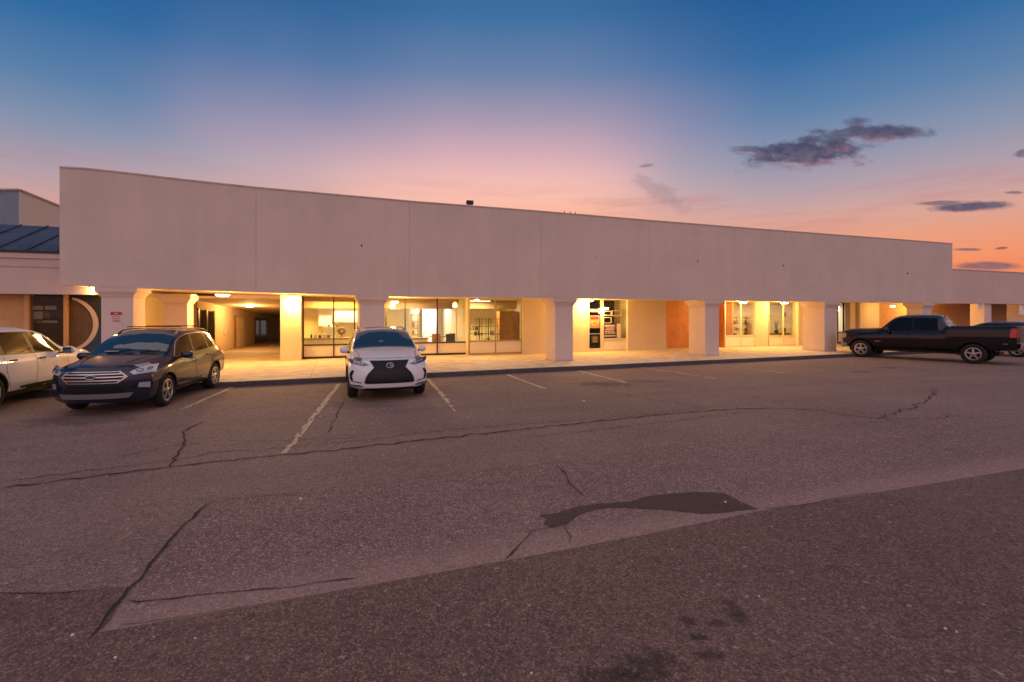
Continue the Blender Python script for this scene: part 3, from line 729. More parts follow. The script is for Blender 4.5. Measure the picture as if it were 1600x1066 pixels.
def goods_row(px, n, z, wd, k, seed, where='on the shelf'):
    R = random.Random(seed); s0 = Ls(px,n)-wd/2
    for i in range(k):
        w_ = wd/k*R.uniform(.55,.9); h = R.uniform(.10,.26); x = s0+wd*(i+.5)/k
        c = Wd(x, n, z); t = MB(); mt = R.choice(GOODS); bx_ = R.random() < .5
        if bx_: t.box(-w_/2,w_/2,-.09,.09,0,h)
        else: t.lathe([(0,0),(w_*.35,0),(w_*.4,h*.3),(w_*.38,h*.7),(w_*.16,h*.85),(w_*.16,h),(0,h)], 10, 'z')
        o = t.build('display_goods', M[mt], None); o.location = c; o.rotation_euler = (0,0,TH)
        tag(o, 'small %s %s, %s from left %s' % (GN[mt], 'box' if bx_ else 'jar', ORD[i], where), 'goods', 'goods in the shop windows')
# big shop, left bay: cabinets, shelves, round fan, counter
def counter(pxa, pxb, n, z, label, mat='wood2', dp=.55):
    sa, sb = Ls(pxa,n), Ls(pxb,n); t = Lt('counter', (sa+sb)/2, n, label, 'counter'); hw = (sb-sa)/2
    MB().box(-hw, hw, 0, dp, 0, z-SW-.05).build('counter_body', M['inwall'], t)
    MB().box(-hw-.03, hw+.03, -.03, dp+.02, z-SW-.05, z-SW).build('counter_top', M[mat], t)
counter(476, 545, 5.5, .98, 'low brown topped counter behind the left panes of the big window')
counter(640, 668, 5.6, .92, 'low brown counter seen right of the white car roof')
def cabinet(px, n, wd, z0, z1, mat, label):
    t = Lt('cabinet', Ls(px,n), n, label, 'cabinet', z=z0)
    MB().box(-wd/2,wd/2,0,.4,0,z1-z0).build('carcass', M[mat], t)
    for i in (0,1): MB().box(-wd/2+.02+i*wd/2, i*wd/2-.02, -.02, -.001, .03, z1-z0-.03).build('cabinet_door', M[mat], t)
cabinet(489, 8.2, 1.3, SW, 2.3, 'incream', 'tall yellow cabinet at the left end of the big shop')
cabinet(508, 7.8, .6, 1.45, 2.3, 'white', 'white wall cabinet beside the tall yellow one')
cabinet(515, 6.6, .55, .98-.2, 1.45, 'white', 'white stack of drawers behind the left counter')
cabinet(540, 9.6, 1.2, 1.6, 2.2, 'goods1', 'pale wall cupboard near the round fan')
t = Lt('standing_fan', Ls(534,6.4), 6.4, 'round dark fan standing on the left counter', 'fan', z=.98)
MB().lathe([(.0,-.05),(.13,-.05),(.19,-.02),(.19,.03),(.13,.06),(0,.06)], 20, 'y', (0,0,.28)).build('fan_cage', M['goods2'], t, smooth=True)
MB().lathe([(.0,-.07),(.05,-.07),(.05,.0)], 12, 'y', (0,0,.28)).build('fan_hub', M['goods1'], t)
MB().tube((0,.03,0),(0,.03,.2), .02).build('fan_stand', M['black'], t); MB().tube((0,.03,0),(0,.03,.02), .1).build('fan_foot', M['black'], t)
goods_row(500, 5.8, .98, .9, 5, 3, 'on the left counter of the big shop')
goods_row(520, 6.8, 1.45, .5, 3, 4, 'on the white drawers of the big shop')
shelf_unit(648, 7.6, .35, 1.9, 'narrow shelf rack left of the white partition', 6, 'brown')[0]
goods_row(648, 7.6, 1.02, .3, 2, 6, 'on the lower part of the narrow rack'); goods_row(648, 7.6, 1.37, .3, 2, 8, 'on the upper part of the narrow rack')
def chair(px, n, label, mat='brown', rz=0):
    t = Lt('chair', Ls(px,n), n, label, 'chair', rz=rz)
    MB().box(-.22,.22,-.22,.22,.43,.48).build('seat', M[mat], t)
    MB().box(-.22,.22,.19,.23,.50,.92).build('backrest', M[mat], t)
    for x in (-.2,.2):
        for y in (-.2,.2): MB().tube((x,y,0),(x,y,.43 if y < 0 else .9), .015, n=6).build('leg', M['black'], t)
chair(684, 6.5, 'brown chair against the white partition', 'brown', 2.6); chair(701, 6.2, 'dark chair at the right end of the big shop', 'goods3', 3.3); chair(708, 6.9, 'brown chair behind the dark one', 'brown', 2.9)
t = Lt('round_table', Ls(684,7.4), 7.4, 'small round table among the chairs', 'table')
MB().tube((0,0,.72),(0,0,.76),.45,n=20).build('table_top', M['wood2'], t); MB().tube((0,0,0),(0,0,.72),.04).build('pedestal', M['black'], t)
t = Lt('pendant_lamp', Ls(617,5.9), 5.9, 'wide shallow pendant lamp behind the second column', 'pendant lamp', z=2.28)
MB().lathe([(.05,.14),(.12,.10),(.27,0),(.26,-.01),(.05,.09)], 20, 'z').build('lamp_shade', M['white'], t, smooth=True); MB().tube((0,0,.12),(0,0,.5),.008,n=6).build('cord', M['black'], t)
# shop B wire shelving and brown door
for i, px in enumerate((742, 756, 770)):
    shelf_unit(px, 6.2, .62, 1.7, ('left','middle','right')[i]+' wire shelving rack behind the tan framed window', 5, 'bronze', wire=True)
for i, (px, z) in enumerate(((740,1.25),(748,.98),(758,.6),(772,.98))): goods_row(px, 6.2, z-.02, .5, 3, 20+i, 'on the '+('upper left','lower left','bottom middle','right')[i]+' part of the wire shelving')
t = Lt('cupboard', Ls(796,6.6), 6.6, 'tall brown wooden cupboard at the right of the tan framed window', 'cupboard')
MB().box(-.55,.55,0,.5,0,2.05).build('carcass', M['brown'], t)
for i in (0,1): MB().box(-.54+i*.545, i*.545-.005+.0, -.025, -.002, .05, 2.0).build('cupboard_door', M['brown'], t)
# goods in window C
for i, px in enumerate((1136, 1148, 1168, 1177)):
    shelf_unit(px, 5.5+.15*(i%2), .55, 1.75, ('first','second','third','fourth')[i]+' display shelf from the left behind the goods window', 5, 'brown', dp=.3)
    for k in range(4): goods_row(px, 5.5+.15*(i%2), SW+.15+(1.55)*k/4+.02, .5, 3, 40+i*5+k, 'on the '+('bottom','second','third','top')[k]+' board of the '+ORD[i]+' display shelf')
# plant + bottles window D
t = Lt('potted_plant', Ls(1213,5.4), 5.4, 'spiky potted plant behind the left pane', 'plant', z=.85)
MB().lathe([(0,0),(.10,0),(.13,.2),(.11,.2),(0,.18)], 14, 'z').build('pot', M['goods3'], t)
m = MB()
for i in range(16):
    a = random.uniform(0, 6.28); r = random.uniform(.08,.32); h = random.uniform(.35,.75)
    p0 = Vector((.03*math.cos(a),.03*math.sin(a),.18)); p1 = Vector((r*.5*math.cos(a),r*.5*math.sin(a),.18+h*.7)); p2 = Vector((r*math.cos(a),r*math.sin(a),.18+h)); sd = Vector((-math.sin(a),math.cos(a),0))*.014
    m.add([p0-sd,p0+sd,p1+sd*1.2,p1-sd*1.2,p2], [(0,1,2,3),(3,2,4)])
m.build('leaves', M['goods4'], t)
counter(1203, 1244, 5.2, .85, 'window ledge counter under the potted plant', 'wood2', .4)
goods_row(1240, 5.4, .85, .45, 2, 77, 'on the ledge counter near the plant')
for z, lb in ((.92,'lower'),(1.9,'upper')):
    o = MB().box(-.05,.05,-.02,.02,0,.28).build('speaker_box', M['goods3']); o.location = Wd(Ls(1226.5,4.9),4.9,z); o.rotation_euler = (0,0,TH); tag(o, lb+' small dark box fixed behind the right pane', 'wall box')
# posters at the door shop (unreadable prints: blocks of colour)
def poster(px0, px1, py0, py1, n, label, bg, blocks):
    sa, sb = Ls(px0,n), Ls(px1,n); z1, z0 = Zs(px0,py0,n), Zs(px0,py1,n); c = Wd((sa+sb)/2, n, z0); t = empty('poster', c, TH, label, 'poster'); w_, h_ = sb-sa, z1-z0
    MB().box(-w_/2, w_/2, 0, .006, 0, h_).build('sheet', M[bg], t)
    for (x0,x1,y0,y1,mt) in blocks: MB().box(-w_/2+w_*x0, -w_/2+w_*x1, -.006, -.001, h_*y0, h_*y1).build('print', M[mt], t)
rr = random.Random(5)
bl = [(.08,.9,.80,.90,'pink'),(.2,.85,.66,.72,'pink')]+[(x, x+rr.uniform(.08,.2), y, y+.07, 'pink') for y in (.30,.42,.54) for x in (.12,.35,.55,.7)]+[(.05,.95,.10,.16,'sign')]
poster(943.5, 962.5, 506, 528, nD-.03, 'dark poster with pale print low in the window beside the door', 'goods3', bl)
poster(964, 970, 506, 528, nD-.03, 'narrow plain cream sheet right of the dark poster', 'tan', [])
poster(921, 937, 493, 513, nD-.03, 'colourful orange and white poster on the glass door', 'goods2', [(.1,.9,.7,.9,'red'),(.25,.75,.2,.6,'orange'),(.35,.65,.3,.5,'white'),(.7,.95,.35,.6,'bluewall'),(.05,.25,.35,.6,'bluewall')])
poster(924, 935, 525, 536, nD-.03, 'small dark poster low on the glass door', 'goods3', [(.2,.8,.55,.75,'goods2'),(.3,.7,.1,.4,'goods2')])
for i, (a, b, c, d) in enumerate(((943,955,486,493),(956,971,485.5,494),(943,955,496,505))):
    n_ = nD-.02; sa, sb = Ls(a,n_), Ls(b,n_); z1, z0 = Zs(a,c,n_), Zs(a,d,n_); t = empty('hanging_picture', Wd((sa+sb)/2,n_,z0), TH, ('upper left','upper right','lower left')[i]+' thin cream outline picture hanging in the poster window', 'picture'); w_, h_ = (sb-sa)/2, z1-z0
    for q in ((-w_,w_,0,.02),(-w_,w_,h_-.02,h_),(-w_,-w_+.02,.02,h_-.02),(w_-.02,w_,.02,h_-.02)): MB().box(q[0],q[1],-.01,.0,q[2],q[3]).build('frame_rail', M['tan'], t)
# wall box on the corner pier
o = MB().tube((0,-.03,0),(0,.02,0),.05).build('security_sensor', M['grey']); o.location = Wd(Ls(461,4.0),3.96,Zs(461,473.5,4.0)); o.rotation_euler = (0,0,TH); tag(o, 'small dark sensor on the lit corner pier', 'sensor')
# red and white notice on the leftmost column
n_ = .12; sa, sb = Ls(173,n_), Ls(190.5,n_); z1, z0 = Zs(182,487.5,n_), Zs(182,511,n_)
t = empty('notice_sign', Wd((sa+sb)/2, n_-.012, z0), TH, 'red and white parking notice on the leftmost column', 'sign'); w_, h_ = (sb-sa)/2, z1-z0
MB().box(-w_,w_,0,.008,0,h_).build('sign_plate', M['sign'], t); MB().box(-w_,w_,-.006,-.001,h_*.78,h_).build('sign_header', M['red'], t)
MB().box(-w_*.3,w_*.3,-.009,-.0062,h_*.86,h_*.93).build('sign_print', M['sign'], t)
for y in (.64,.52,.42,.32,.12): MB().box(-w_*rr.uniform(.6,.85),w_*rr.uniform(.6,.85),-.004,-.001,h_*y,h_*(y+.045)).build('sign_print', M['red'] if y > .2 else M['pink'], t)
# roof things
s_ = Ls(734,.2); t = empty('floodlight', Wd(s_, .18, fprof(s_,1)+.02), TH, 'small black floodlight on top of the long fascia', 'floodlight')
MB().tube((0,0,0),(0,0,.08),.02).build('bracket', M['black'], t); MB().box(-.13,.13,-.06,.07,.07,.22).build('lamp_head', M['black'], t, bevel=.015)
for i, px in enumerate((882, 891, 899)):
    s_ = Ls(px,.2); t = empty('roof_spike', Wd(s_, .2, fprof(s_,1)+.02), TH, ('left','middle','right')[i]+' of three tiny dark pegs on the fascia edge', 'roof peg', 'tiny pegs on the fascia edge')
    MB().tube((0,0,0),(0,0,.07),.03,.022,n=8).build('peg_base', M['black'], t); MB().tube((0,0,.07),(0,0,.13),.018,.008,n=8).build('peg_tip', M['black'], t)

# ------------------------------------------------------------------ left neighbour
nb = empty('left_neighbour_building', Wd(SL-2, 1.2), TH, 'lower pink beige shop building with blue metal roof left of the arcade', 'building')
def nbx(name, mat, a, b, n0, n1, z0, z1, parent=nb, rx=SL-2, rn=1.2): 
    return MB().box(a-rx, b-rx, n0-rn, n1-rn, z0, z1).build(name, M[mat], parent)
xl = SL-14; xr = Ls(157,1.6)
zt_ = Zs(60,396,1.2); zb_ = Zs(60,459.5,1.2)
nbx('fascia', 'neigh', xl, xr, 1.2, 1.6, zb_, zt_-.16)
nbx('cornice', 'neigh', xl, xr+.02, 1.14, 1.6, zt_-.158, zt_)
nbx('cornice_strip', 'trim', xl, xr+.01, 1.17, 1.2-.002, zt_-.42, zt_-.36)
nbx('gutter', 'black', xl, xr+.05, 1.10, 1.22, zt_+.002, zt_+.07)
# sloping seamed blue roof
m = MB(); zr0 = zt_+.05; 
nn = 22
z_hi = Zs(30,352,4.2)
for i in range(nn):
    a = xl+(xr+2-xl)*i/nn; b = xl+(xr+2-xl)*(i+1)/nn-.012
    mm = MB(); mm.add([(a-SL+2, 1.24-1.2, zr0), (b-SL+2, .04, zr0), (b-SL+2, 3.0, z_hi), (a-SL+2, 3.0, z_hi), (a-SL+2,.04,zr0-.04),(b-SL+2,.04,zr0-.04),(b-SL+2,3.0,z_hi-.04),(a-SL+2,3.0,z_hi-.04)], [(0,1,2,3),(7,6,5,4),(0,4,5,1),(1,5,6,2),(2,6,7,3),(3,7,4,0)])
    mm.bar((b-SL+2.006,.04,zr0+.02),(b-SL+2.006,3.0,z_hi+.02),.03,.05)
    mm.build('roof_panel', M['bluemetal'], nb)
n3 = 1.75
nbx('storefront_wall', 'orangewall', xl, Ls(37,n3), n3, n3+.3, 0, zb_+.05)
nbx('post', 'orangewall', Ls(37.5,n3-.1), Ls(45,n3-.1), n3-.12, n3+.2, 0, zb_+.02)
nbx('header', 'black', Ls(45.5,n3), xr, n3+.02, n3+.25, zb_-.02, zb_+.3)
# blinds behind glass, divided by a tan post
nbx('post', 'orangewall', Ls(99.5,n3-.1), Ls(104,n3-.1), n3-.12, n3+.05, 0, zb_+.02)
nbx('back_panel', 'black', Ls(45,n3+.25), xr, n3+.25, n3+.3, 0, zb_)
for i in range(34):
    a = Ls(46,n3+.15)+(Ls(150,n3+.15)-Ls(46,n3+.15))*i/34
    nbx('blind_slat', 'slatdark', a, a+.04, n3+.14, n3+.155, .3, zb_-.05)
nbx('wall', 'wall', xr-.5, xr, n3+.35, n3+6, 0, zb_+.3)
# arched crescent: navy panel with cream ring
cs, czz = Ls(103,n3+.05), Zs(103,507,n3+.05); R0 = Ls(154,n3+.05)-cs; SQ = (Zs(118,464,n3+.05)-czz)/R0
def arc_band(r0, r1, y0, y1, name, mat, t0=-75, t1=78, squash=None):
    m = MB(); K = 30; vs = []
    for i in range(K+1):
        t = math.radians(t0+(t1-t0)*i/K)
        taper = .25+.75*math.cos(t)**.8 if math.cos(t) > 0 else .25
        ra_ = r1-(r1-r0)*taper
        for r, y in ((ra_,y0),(r1,y0),(r1,y1),(ra_,y1)): vs.append((cs-SL+2+r*math.cos(t), y-1.2, czz+r*math.sin(t)*SQ))
    m.add(vs, [(i*4+j, i*4+(j+1)%4, i*4+4+(j+1)%4, i*4+4+j) for i in range(K) for j in range(4)]+[(3,2,1,0),(K*4,K*4+1,K*4+2,K*4+3)])
    m.build(name, M[mat], nb)
arc_band(R0*.84, R0, n3+.03, n3+.08, 'ring_band', 'ringm')
m = MB(); K = 24; e = xr-SL+2; vs = []
zlo, zhi = czz-R0*1.1-.1, czz+R0*1.1
def panel(t0, t1, zend, name):
    m = MB(); vs = []
    for i in range(K+1):
        t = math.radians(t0+(t1-t0)*i/K); x, z = cs-SL+2+R0*.995*math.cos(t), czz+R0*.995*math.sin(t)*SQ
        vs += [(x, n3+.06-1.2, z), (x, n3+.06-1.2, zend)]
    k2 = len(vs); vs += [(cs-SL+2+R0*.99, n3+.06-1.2, czz), (e-.02, n3+.06-1.2, czz), (e-.02, n3+.06-1.2, zend), (cs-SL+2+R0*.99, n3+.06-1.2, zend)]
    m.add(vs, [(i*2, i*2+2, i*2+3, i*2+1) for i in range(K)]+[(k2,k2+1,k2+2,k2+3)]); m.build(name, M['blue' if zend < czz else 'black'], nb, fix=False)
panel(-80, 0, .2, 'navy_panel'); panel(80, 0, zb_-.03, 'dark_panel')
# papers taped inside the left window
for i, (a, b, c, d, mt) in enumerate(((47,67,478,484,'ringm'),(70,88,478,484,'ringm'),(52,67,487,499,'ringm'),(69,77,488,498,'goods2'),(48,67,500,504,'goods2'),(57,90,501,505,'trim'))):
    n_ = n3+.1; sa, sb, z1, z0 = Ls(a,n_), Ls(b,n_), Zs(a,c,n_), Zs(a,d,n_)
    nbx('paper_notice', mt, sa, sb, n_, n_+.006, z0, z1)
nbx('window_glass', 'glass2', Ls(45.5,n3-.02), Ls(99,n3-.02), n3-.02, n3-.015, .2, zb_)
# tall block behind with grey-blue front and cream side
bx = empty('rear_block', Wd(SL-6, 9), TH, 'tall pale block with blue grey face rising behind the blue roof', 'building')
def wpt(px, py, Y): return Vector(((px-800)/F*Y, Y, H+(HY-py)/F*Y))
Yb = 22.0; e0 = wpt(29.5, 297.5, Yb); a0 = wpt(-140, 292, Yb-.0); b0 = wpt(93, 323, 29.5); b0 = wpt(93, 323, F*(e0.z-H)/(HY-323)); b1 = e0+(b0-e0)*1.9
inv = Matrix.LocRotScale(bx.location, bx.rotation_euler, None).inverted()
def wq(name, mat, pts):
    m = MB(); m.add([inv@Vector(p) for p in pts], [tuple(range(len(pts)))]); return m.build(name, M[mat], bx, fix=False)
wq('front_wall', 'bluewall', [(a0.x,a0.y,2),(e0.x,e0.y,2),tuple(e0),(a0.x,a0.y,e0.z)])
dvec = (Vector((b1.x,b1.y,0))-Vector((e0.x,e0.y,0)))
wq('side_wall', 'kick', [(e0.x,e0.y,2),(b1.x,b1.y,2),(b1.x,b1.y,b1.z),tuple(e0)])
m = MB(); m.bar(inv@Vector((a0.x,a0.y,e0.z+.03)), inv@Vector((e0.x,e0.y,e0.z+.03)), .12, .08); m.bar(inv@Vector((e0.x,e0.y,e0.z+.03)), inv@Vector((b1.x,b1.y,b1.z+.03)), .12, .08); m.build('coping', M['trim'], bx)
wq('roof', 'roof', [(a0.x,a0.y,e0.z-.02),(e0.x,e0.y,e0.z-.02),(b1.x,b1.y,b1.z-.02),(a0.x,b1.y,b1.z-.02)])
pv = wpt(68,360,26.2); m = MB(); m.bar(inv@(pv+Vector((-.25,0,0))), inv@(pv+Vector((.25,.4,0))), .12, .08); m.build('vent_hood', M['grey'], bx)

# ------------------------------------------------------------------ right neighbour
rnb = empty('right_neighbour_building', Wd(SR, .6), TH, 'lower pale wing continuing the arcade at the far right', 'building')
def rx_(name, mat, a, b, n0, n1, z0, z1): return MB().box(a-SR, b-SR, n0-.6, n1-.6, z0, z1).build(name, M[mat], rnb)
zt2, zb2 = Zs(1500,422,.6), Zs(1545,474.6,.6)
for i in range(4):
    a = SR+.01+i*5.2; rx_('fascia_panel', 'neigh', a, a+5.19, .6, .9, zb2, zt2)
    rx_('coping', 'trim', a, a+5.19, .57, .93, zt2+.002, zt2+.05)
rx_('soffit', 'soffit', SR, SR+21, .902, 5.2, zb2+.08, zb2+.14)
rx_('rear_wall', 'orangewall', SR, SR+21, 4.4, 4.6, SW, zb2+.08)
rx_('rear_wall', 'wall', SR-1.5, SR+.3, 4.2, 4.39, SW, zb2+.08)
for a, b in ((1538,1549),(1600,1612)):
    sa, sb = Ls(a,.75), Ls(b,.75); rx_('column', 'colm', sa, sb, .75, .75+(sb-sa), SW, zb2-.0)
rx_('roof', 'roof', SR, SR+21, .93, 12, zt2-.4, zt2-.3)
for px, py0, py1, lb in ((1530.5,474.8,484,'white blank hanging sign under the right wing, left of its column'),(1596.5,476,492,'white blank hanging sign at the right edge of the photo')):
    n_ = .8; sa, sb = Ls(px-3.4,n_), Ls(px+3.4,n_); z1, z0 = Zs(px,py0,n_), Zs(px,py1,n_); t = empty('hanging_sign', Wd((sa+sb)/2,n_,z0), TH, lb, 'hanging sign'); w_ = (sb-sa)/2
    MB().box(-w_,w_,-.04,.04,0,z1-z0).build('sign_board', M['white'], t); MB().tube((0,0,z1-z0),(0,0,z1-z0+.06),.01,n=6).build('hanger', M['black'], t)
s_ = Ls(1528,2.4)
for dx_ in (0,.35): rx_('downpipe', 'pole', s_+dx_, s_+dx_+.08, 2.4, 2.48, SW, zb2+.08)
v = Wd(SR+3.2, 3.2, zb2-.05); t = empty('canopy_lamp', v, TH, 'ceiling lamp under the right wing canopy', 'ceiling lamp', 'canopy ceiling lamps')
MB().box(-.15,.15,-.15,.15,.03,.11).build('housing', M['bronze'], t); MB().box(-.13,.13,-.13,.13,-.03,.028).build('lens', M['lampglow'], t)
ld = bpy.data.lights.new('lamp_light','POINT'); ld.energy = 210; ld.color = (1,.52,.15); ld.shadow_soft_size = .1; lo = bpy.data.objects.new('lamp_light', ld); COL.objects.link(lo); lo.parent = t; lo.location = (0,0,-.15)
v = Wd(SL-1.2, 1.66, zb_-.0)

# ------------------------------------------------------------------ cars
def pchip(keys):
    xs = [k[0] for k in keys]; ys = [k[1] for k in keys]; n = len(xs)
    h = [xs[i+1]-xs[i] for i in range(n-1)]; d = [(ys[i+1]-ys[i])/h[i] for i in range(n-1)]
    m = [d[0]]+[0]*(n-2)+[d[-1]]
    for i in range(1, n-1):
        if d[i-1]*d[i] > 0:
            w1, w2 = 2*h[i]+h[i-1], h[i]+2*h[i-1]; m[i] = (w1+w2)/(w1/d[i-1]+w2/d[i])
    def f(x):
        if x <= xs[0]: return ys[0]
        if x >= xs[-1]: return ys[-1]
        i = 0
        while x > xs[i+1]: i += 1
        t = (x-xs[i])/h[i]
        return (1+2*t)*(1-t)**2*ys[i]+t*(1-t)**2*h[i]*m[i]+t*t*(3-2*t)*ys[i+1]+t*t*(t-1)*h[i]*m[i+1]
    return f
class Car:
    def __init__(s, spec):
        s.sp = spec; s.L = spec['L']; s.W = spec['W']
        for k in ('zb','zbelt','wbelt','zt','zr','wr','wf'): setattr(s, 'f_'+k, pchip(spec[k]))
        s.lean = pchip(spec['lean']); s.rlean = pchip(spec['rlean'])
        s.cf, s.cr, s.D = spec['cf'], spec['cr'], spec.get('D', 1.1)
    def sec(s, d):
        W = s.W*s.f_wf(d); zb = s.f_zb(d); ze = s.f_zbelt(d); wb = s.f_wbelt(d); zr = s.f_zr(d); wr = s.f_wr(d); zt = s.f_zt(d)
        sh = s.sp.get('sh', .13)
        return [(0,zb),(.70*W,zb),(.94*W,zb+.05),(.985*W,zb+.22),(W,zb+(ze-zb)*.58),(.985*W,ze-sh),(wb,ze),(wr,zr),(wr*.55,zr+(zt-zr)*.78),(0,zt)]
    def X(s, d, y, z):
        a = min(1, abs(y)/s.W)
        bf = max(0, 1-d/s.D)**1.6; br = max(0, 1-(s.L-d)/s.D)**1.6
        return s.L/2-d-bf*(s.cf*a**2.6+s.lean(z))+br*(s.cr*a**2.6+s.rlean(z))
    def side_y(s, d, z):
        p = s.sec(d)[1:8]
        for a, b in zip(p[:-1], p[1:]):
            if z <= b[1] and b[1] > a[1]: t = max(0, (z-a[1])/(b[1]-a[1])); return a[0]+(b[0]-a[0])*t
        return p[-1][0]
    def top_z(s, d, y):
        p = s.sec(d)[6:]; y = abs(y)
        for a, b in zip(p[:-1], p[1:]):
            if y >= b[0]: t = (a[0]-y)/max(1e-6, a[0]-b[0]); return a[1]+(b[1]-a[1])*min(max(t,0),1)
        return p[-1][1]
    def rounded(s, d):
        p = s.sec(d); out = [p[0]]; R = s.sp.get('round', .05)
        for i in range(1, len(p)-1):
            a, b, c = Vector(p[i-1]), Vector(p[i]), Vector(p[i+1]); la, lc = (a-b).length, (c-b).length
            qa = b+(a-b)*(min(R, la*.35)/max(la,1e-6)); qc = b+(c-b)*(min(R, lc*.35)/max(lc,1e-6))
            out += [tuple(qa), tuple(qa*.25+b*.5+qc*.25), tuple(qc)]
        out.append(p[-1]); return out
    def body(s, parent, mats):
        L = s.L; ds = sorted(set([round(L*i/84, 4) for i in range(85)]+[.02,.05,L-.02,L-.05]))
        rows = [s.rounded(d) for d in ds]; K = len(rows[0]); b = MB(); idx = {}
        def vid(v): b.v.append(v); return len(b.v)-1
        grid = []
        for d, r in zip(ds, rows):
            row = []
            for sgn in (1,-1):
                row.append([vid((s.X(d,y,z), sgn*y, z)) for y, z in r])
            grid.append(row)
        for i in range(len(ds)-1):
            for q in (0,1):
                A, B = grid[i][q], grid[i+1][q]
                for k in range(K-1): b.f.append([A[k],A[k+1],B[k+1],B[k]])
        for end, d in ((0,0.0),(len(ds)-1,L)):
            r = rows[end]; C = 16; prev = None
            for k in range(K):
                y, z = r[k]
                row = [grid[end][1][k]]+[vid((s.X(d, y*(2*c/C-1), z), y*(2*c/C-1), z)) for c in range(1, C)]+[grid[end][0][k]]
                if prev:
                    for c in range(C): b.f.append([prev[c],prev[c+1],row[c+1],row[c]])
                prev = row
        b.mi = [0]*len(b.f)
        me = bpy.data.meshes.new('body'); me.from_pydata(b.v, [], b.f)
        bm = bmesh.new(); bm.from_mesh(me); bmesh.ops.remove_doubles(bm, verts=bm.verts, dist=.0006)
        bmesh.ops.dissolve_degenerate(bm, edges=bm.edges, dist=.0003)
        bmesh.ops.recalc_face_normals(bm, faces=bm.faces); bm.to_mesh(me); bm.free()
        for m in mats: me.materials.append(m)
        o = bpy.data.objects.new('body', me); COL.objects.link(o)
        cm = MB()
        for xw in s.wheel_x():
            for sg in (1,-1):
                Rw = s.sp['R']+s.sp.get('arch', .06); n = 28; vs = []
                for yy in (sg*(s.W-.42), sg*(s.W+.3)):
                    for i in range(n):
                        t = 2*math.pi*i/n; vs.append((xw+Rw*math.cos(t), yy, s.sp['R']+Rw*math.sin(t)*s.sp.get('archz',1)))
                cm.add(vs, [(i,(i+1)%n,n+(i+1)%n,n+i) for i in range(n)]+[tuple(range(n))[::-1], tuple(range(n,2*n))])
        cm.mi = [0]*len(cm.f)
        cme = cm.mesh('cutter', M['black']); co = bpy.data.objects.new('cutter', cme); COL.objects.link(co)
        md = o.modifiers.new('arch', 'BOOLEAN'); md.operation = 'DIFFERENCE'; md.object = co; md.solver = 'EXACT'
        try: md.material_mode = 'TRANSFER'
        except Exception: pass
        dg = bpy.context.evaluated_depsgraph_get(); dg.update(); me2 = bpy.data.meshes.new_from_object(o.evaluated_get(dg))
        o.modifiers.clear(); o.data = me2; me2.name = 'body'; bpy.data.objects.remove(co)
        for i, mt in enumerate(list(me2.materials)): pass
        sharp_smooth(o, 32); o.parent = parent; return o
    def wheel_x(s): xf = s.L/2-s.sp['fo']; return (xf, xf-s.sp['wb'])
    def patch(s, name, poly, kind, mat, parent, off=.004, thick=.006, sgn=1, res=.09, smooth=True):
        """closed skin laid over the body; poly in (d,z) side, (y,z) front/rear, (d,y) top"""
        bm = bmesh.new(); vs = [bm.verts.new((a,b,0)) for a, b in poly]; bm.faces.new(vs)
        bmesh.ops.triangulate(bm, faces=bm.faces)
        for _ in range(6):
            es = [e for e in bm.edges if e.calc_length() > res]
            if not es: break
            bmesh.ops.subdivide_edges(bm, edges=es, cuts=1); bmesh.ops.triangulate(bm, faces=[f for f in bm.faces if len(f.verts) > 3])
        front = {v: None for v in bm.verts}
        def mapp(a, b, o):
            if kind == 'side': y = s.side_y(a, b); return Vector((s.X(a,y,b), sgn*(y+o), b))
            if kind == 'front': return Vector((s.X(0,a,b)+o, a, b))
            if kind == 'rear': return Vector((s.X(s.L,a,b)-o, a, b))
            z = s.top_z(a, b); return Vector((s.X(a,b,z)+o*.4, b, z+o))
        src = [(v, v.co.x, v.co.y) for v in bm.verts]
        verts = []; faces = [[v.index for v in f.verts] for f in (bm.verts.index_update() or bm.faces)]
        n = len(src); verts = [mapp(a,b,off) for v,a,b in src]+[mapp(a,b,off-thick) for v,a,b in src]
        bed = [(e.verts[0].index, e.verts[1].index) for e in bm.edges if len(e.link_faces) == 1]
        bm.free()
        fs = [f for f in faces]+[[i+n for i in f][::-1] for f in faces]+[[a,b,b+n,a+n] for a, b in bed]
        m = MB(); m.add(verts, fs); o = m.build(name, mat, parent)
        if smooth: sharp_smooth(o, 40)
        return o
def oval(cx, cy, rx, ry, n=24, a0=0): return [(cx+rx*math.cos(a0+2*math.pi*i/n), cy+ry*math.sin(a0+2*math.pi*i/n)) for i in range(n)]
def stripline(pts, wd):
    """thin polygon following a polyline"""
    L, R = [], []
    for i, p in enumerate(pts):
        a, b = Vector(pts[max(i-1,0)]), Vector(pts[min(i+1,len(pts)-1)]); d = (b-a).normalized(); n = Vector((-d.y, d.x))*wd/2
        L.append(tuple(Vector(p)+n)); R.append(tuple(Vector(p)-n))
    return L+R[::-1]
def paintm(name, base, flake=0.0, rough=.35, coat=1.0, metal=0.0, spec=.5):
    m = principled(name, base, rough, metal, coat, coat_r=.03, spec=spec); return m
M['c_glass'] = principled('tinted car glass', (.004,.008,.010), .04, spec=.22, coat=0)
M['c_glass_lit'] = principled('car windscreen', (.022,.056,.066), .03, spec=1.0, coat=1.0)  # lighter teal base colour stands in for sky reflected in the glass
M['chrome'] = principled('chrome', (.40,.41,.44), .2, 1.0)
M['alloy'] = principled('alloy wheel', (.46,.45,.46), .30, .85)
M['tyre'] = principled('tyre rubber', (.012,.012,.012), .85, bump=.4, bscale=40)
M['trimblack'] = principled('black trim', (.006,.006,.007), .45, spec=.3)
M['lamp_clear'] = principled('headlamp lens', (.42,.46,.50), .08, .3, 1.0)
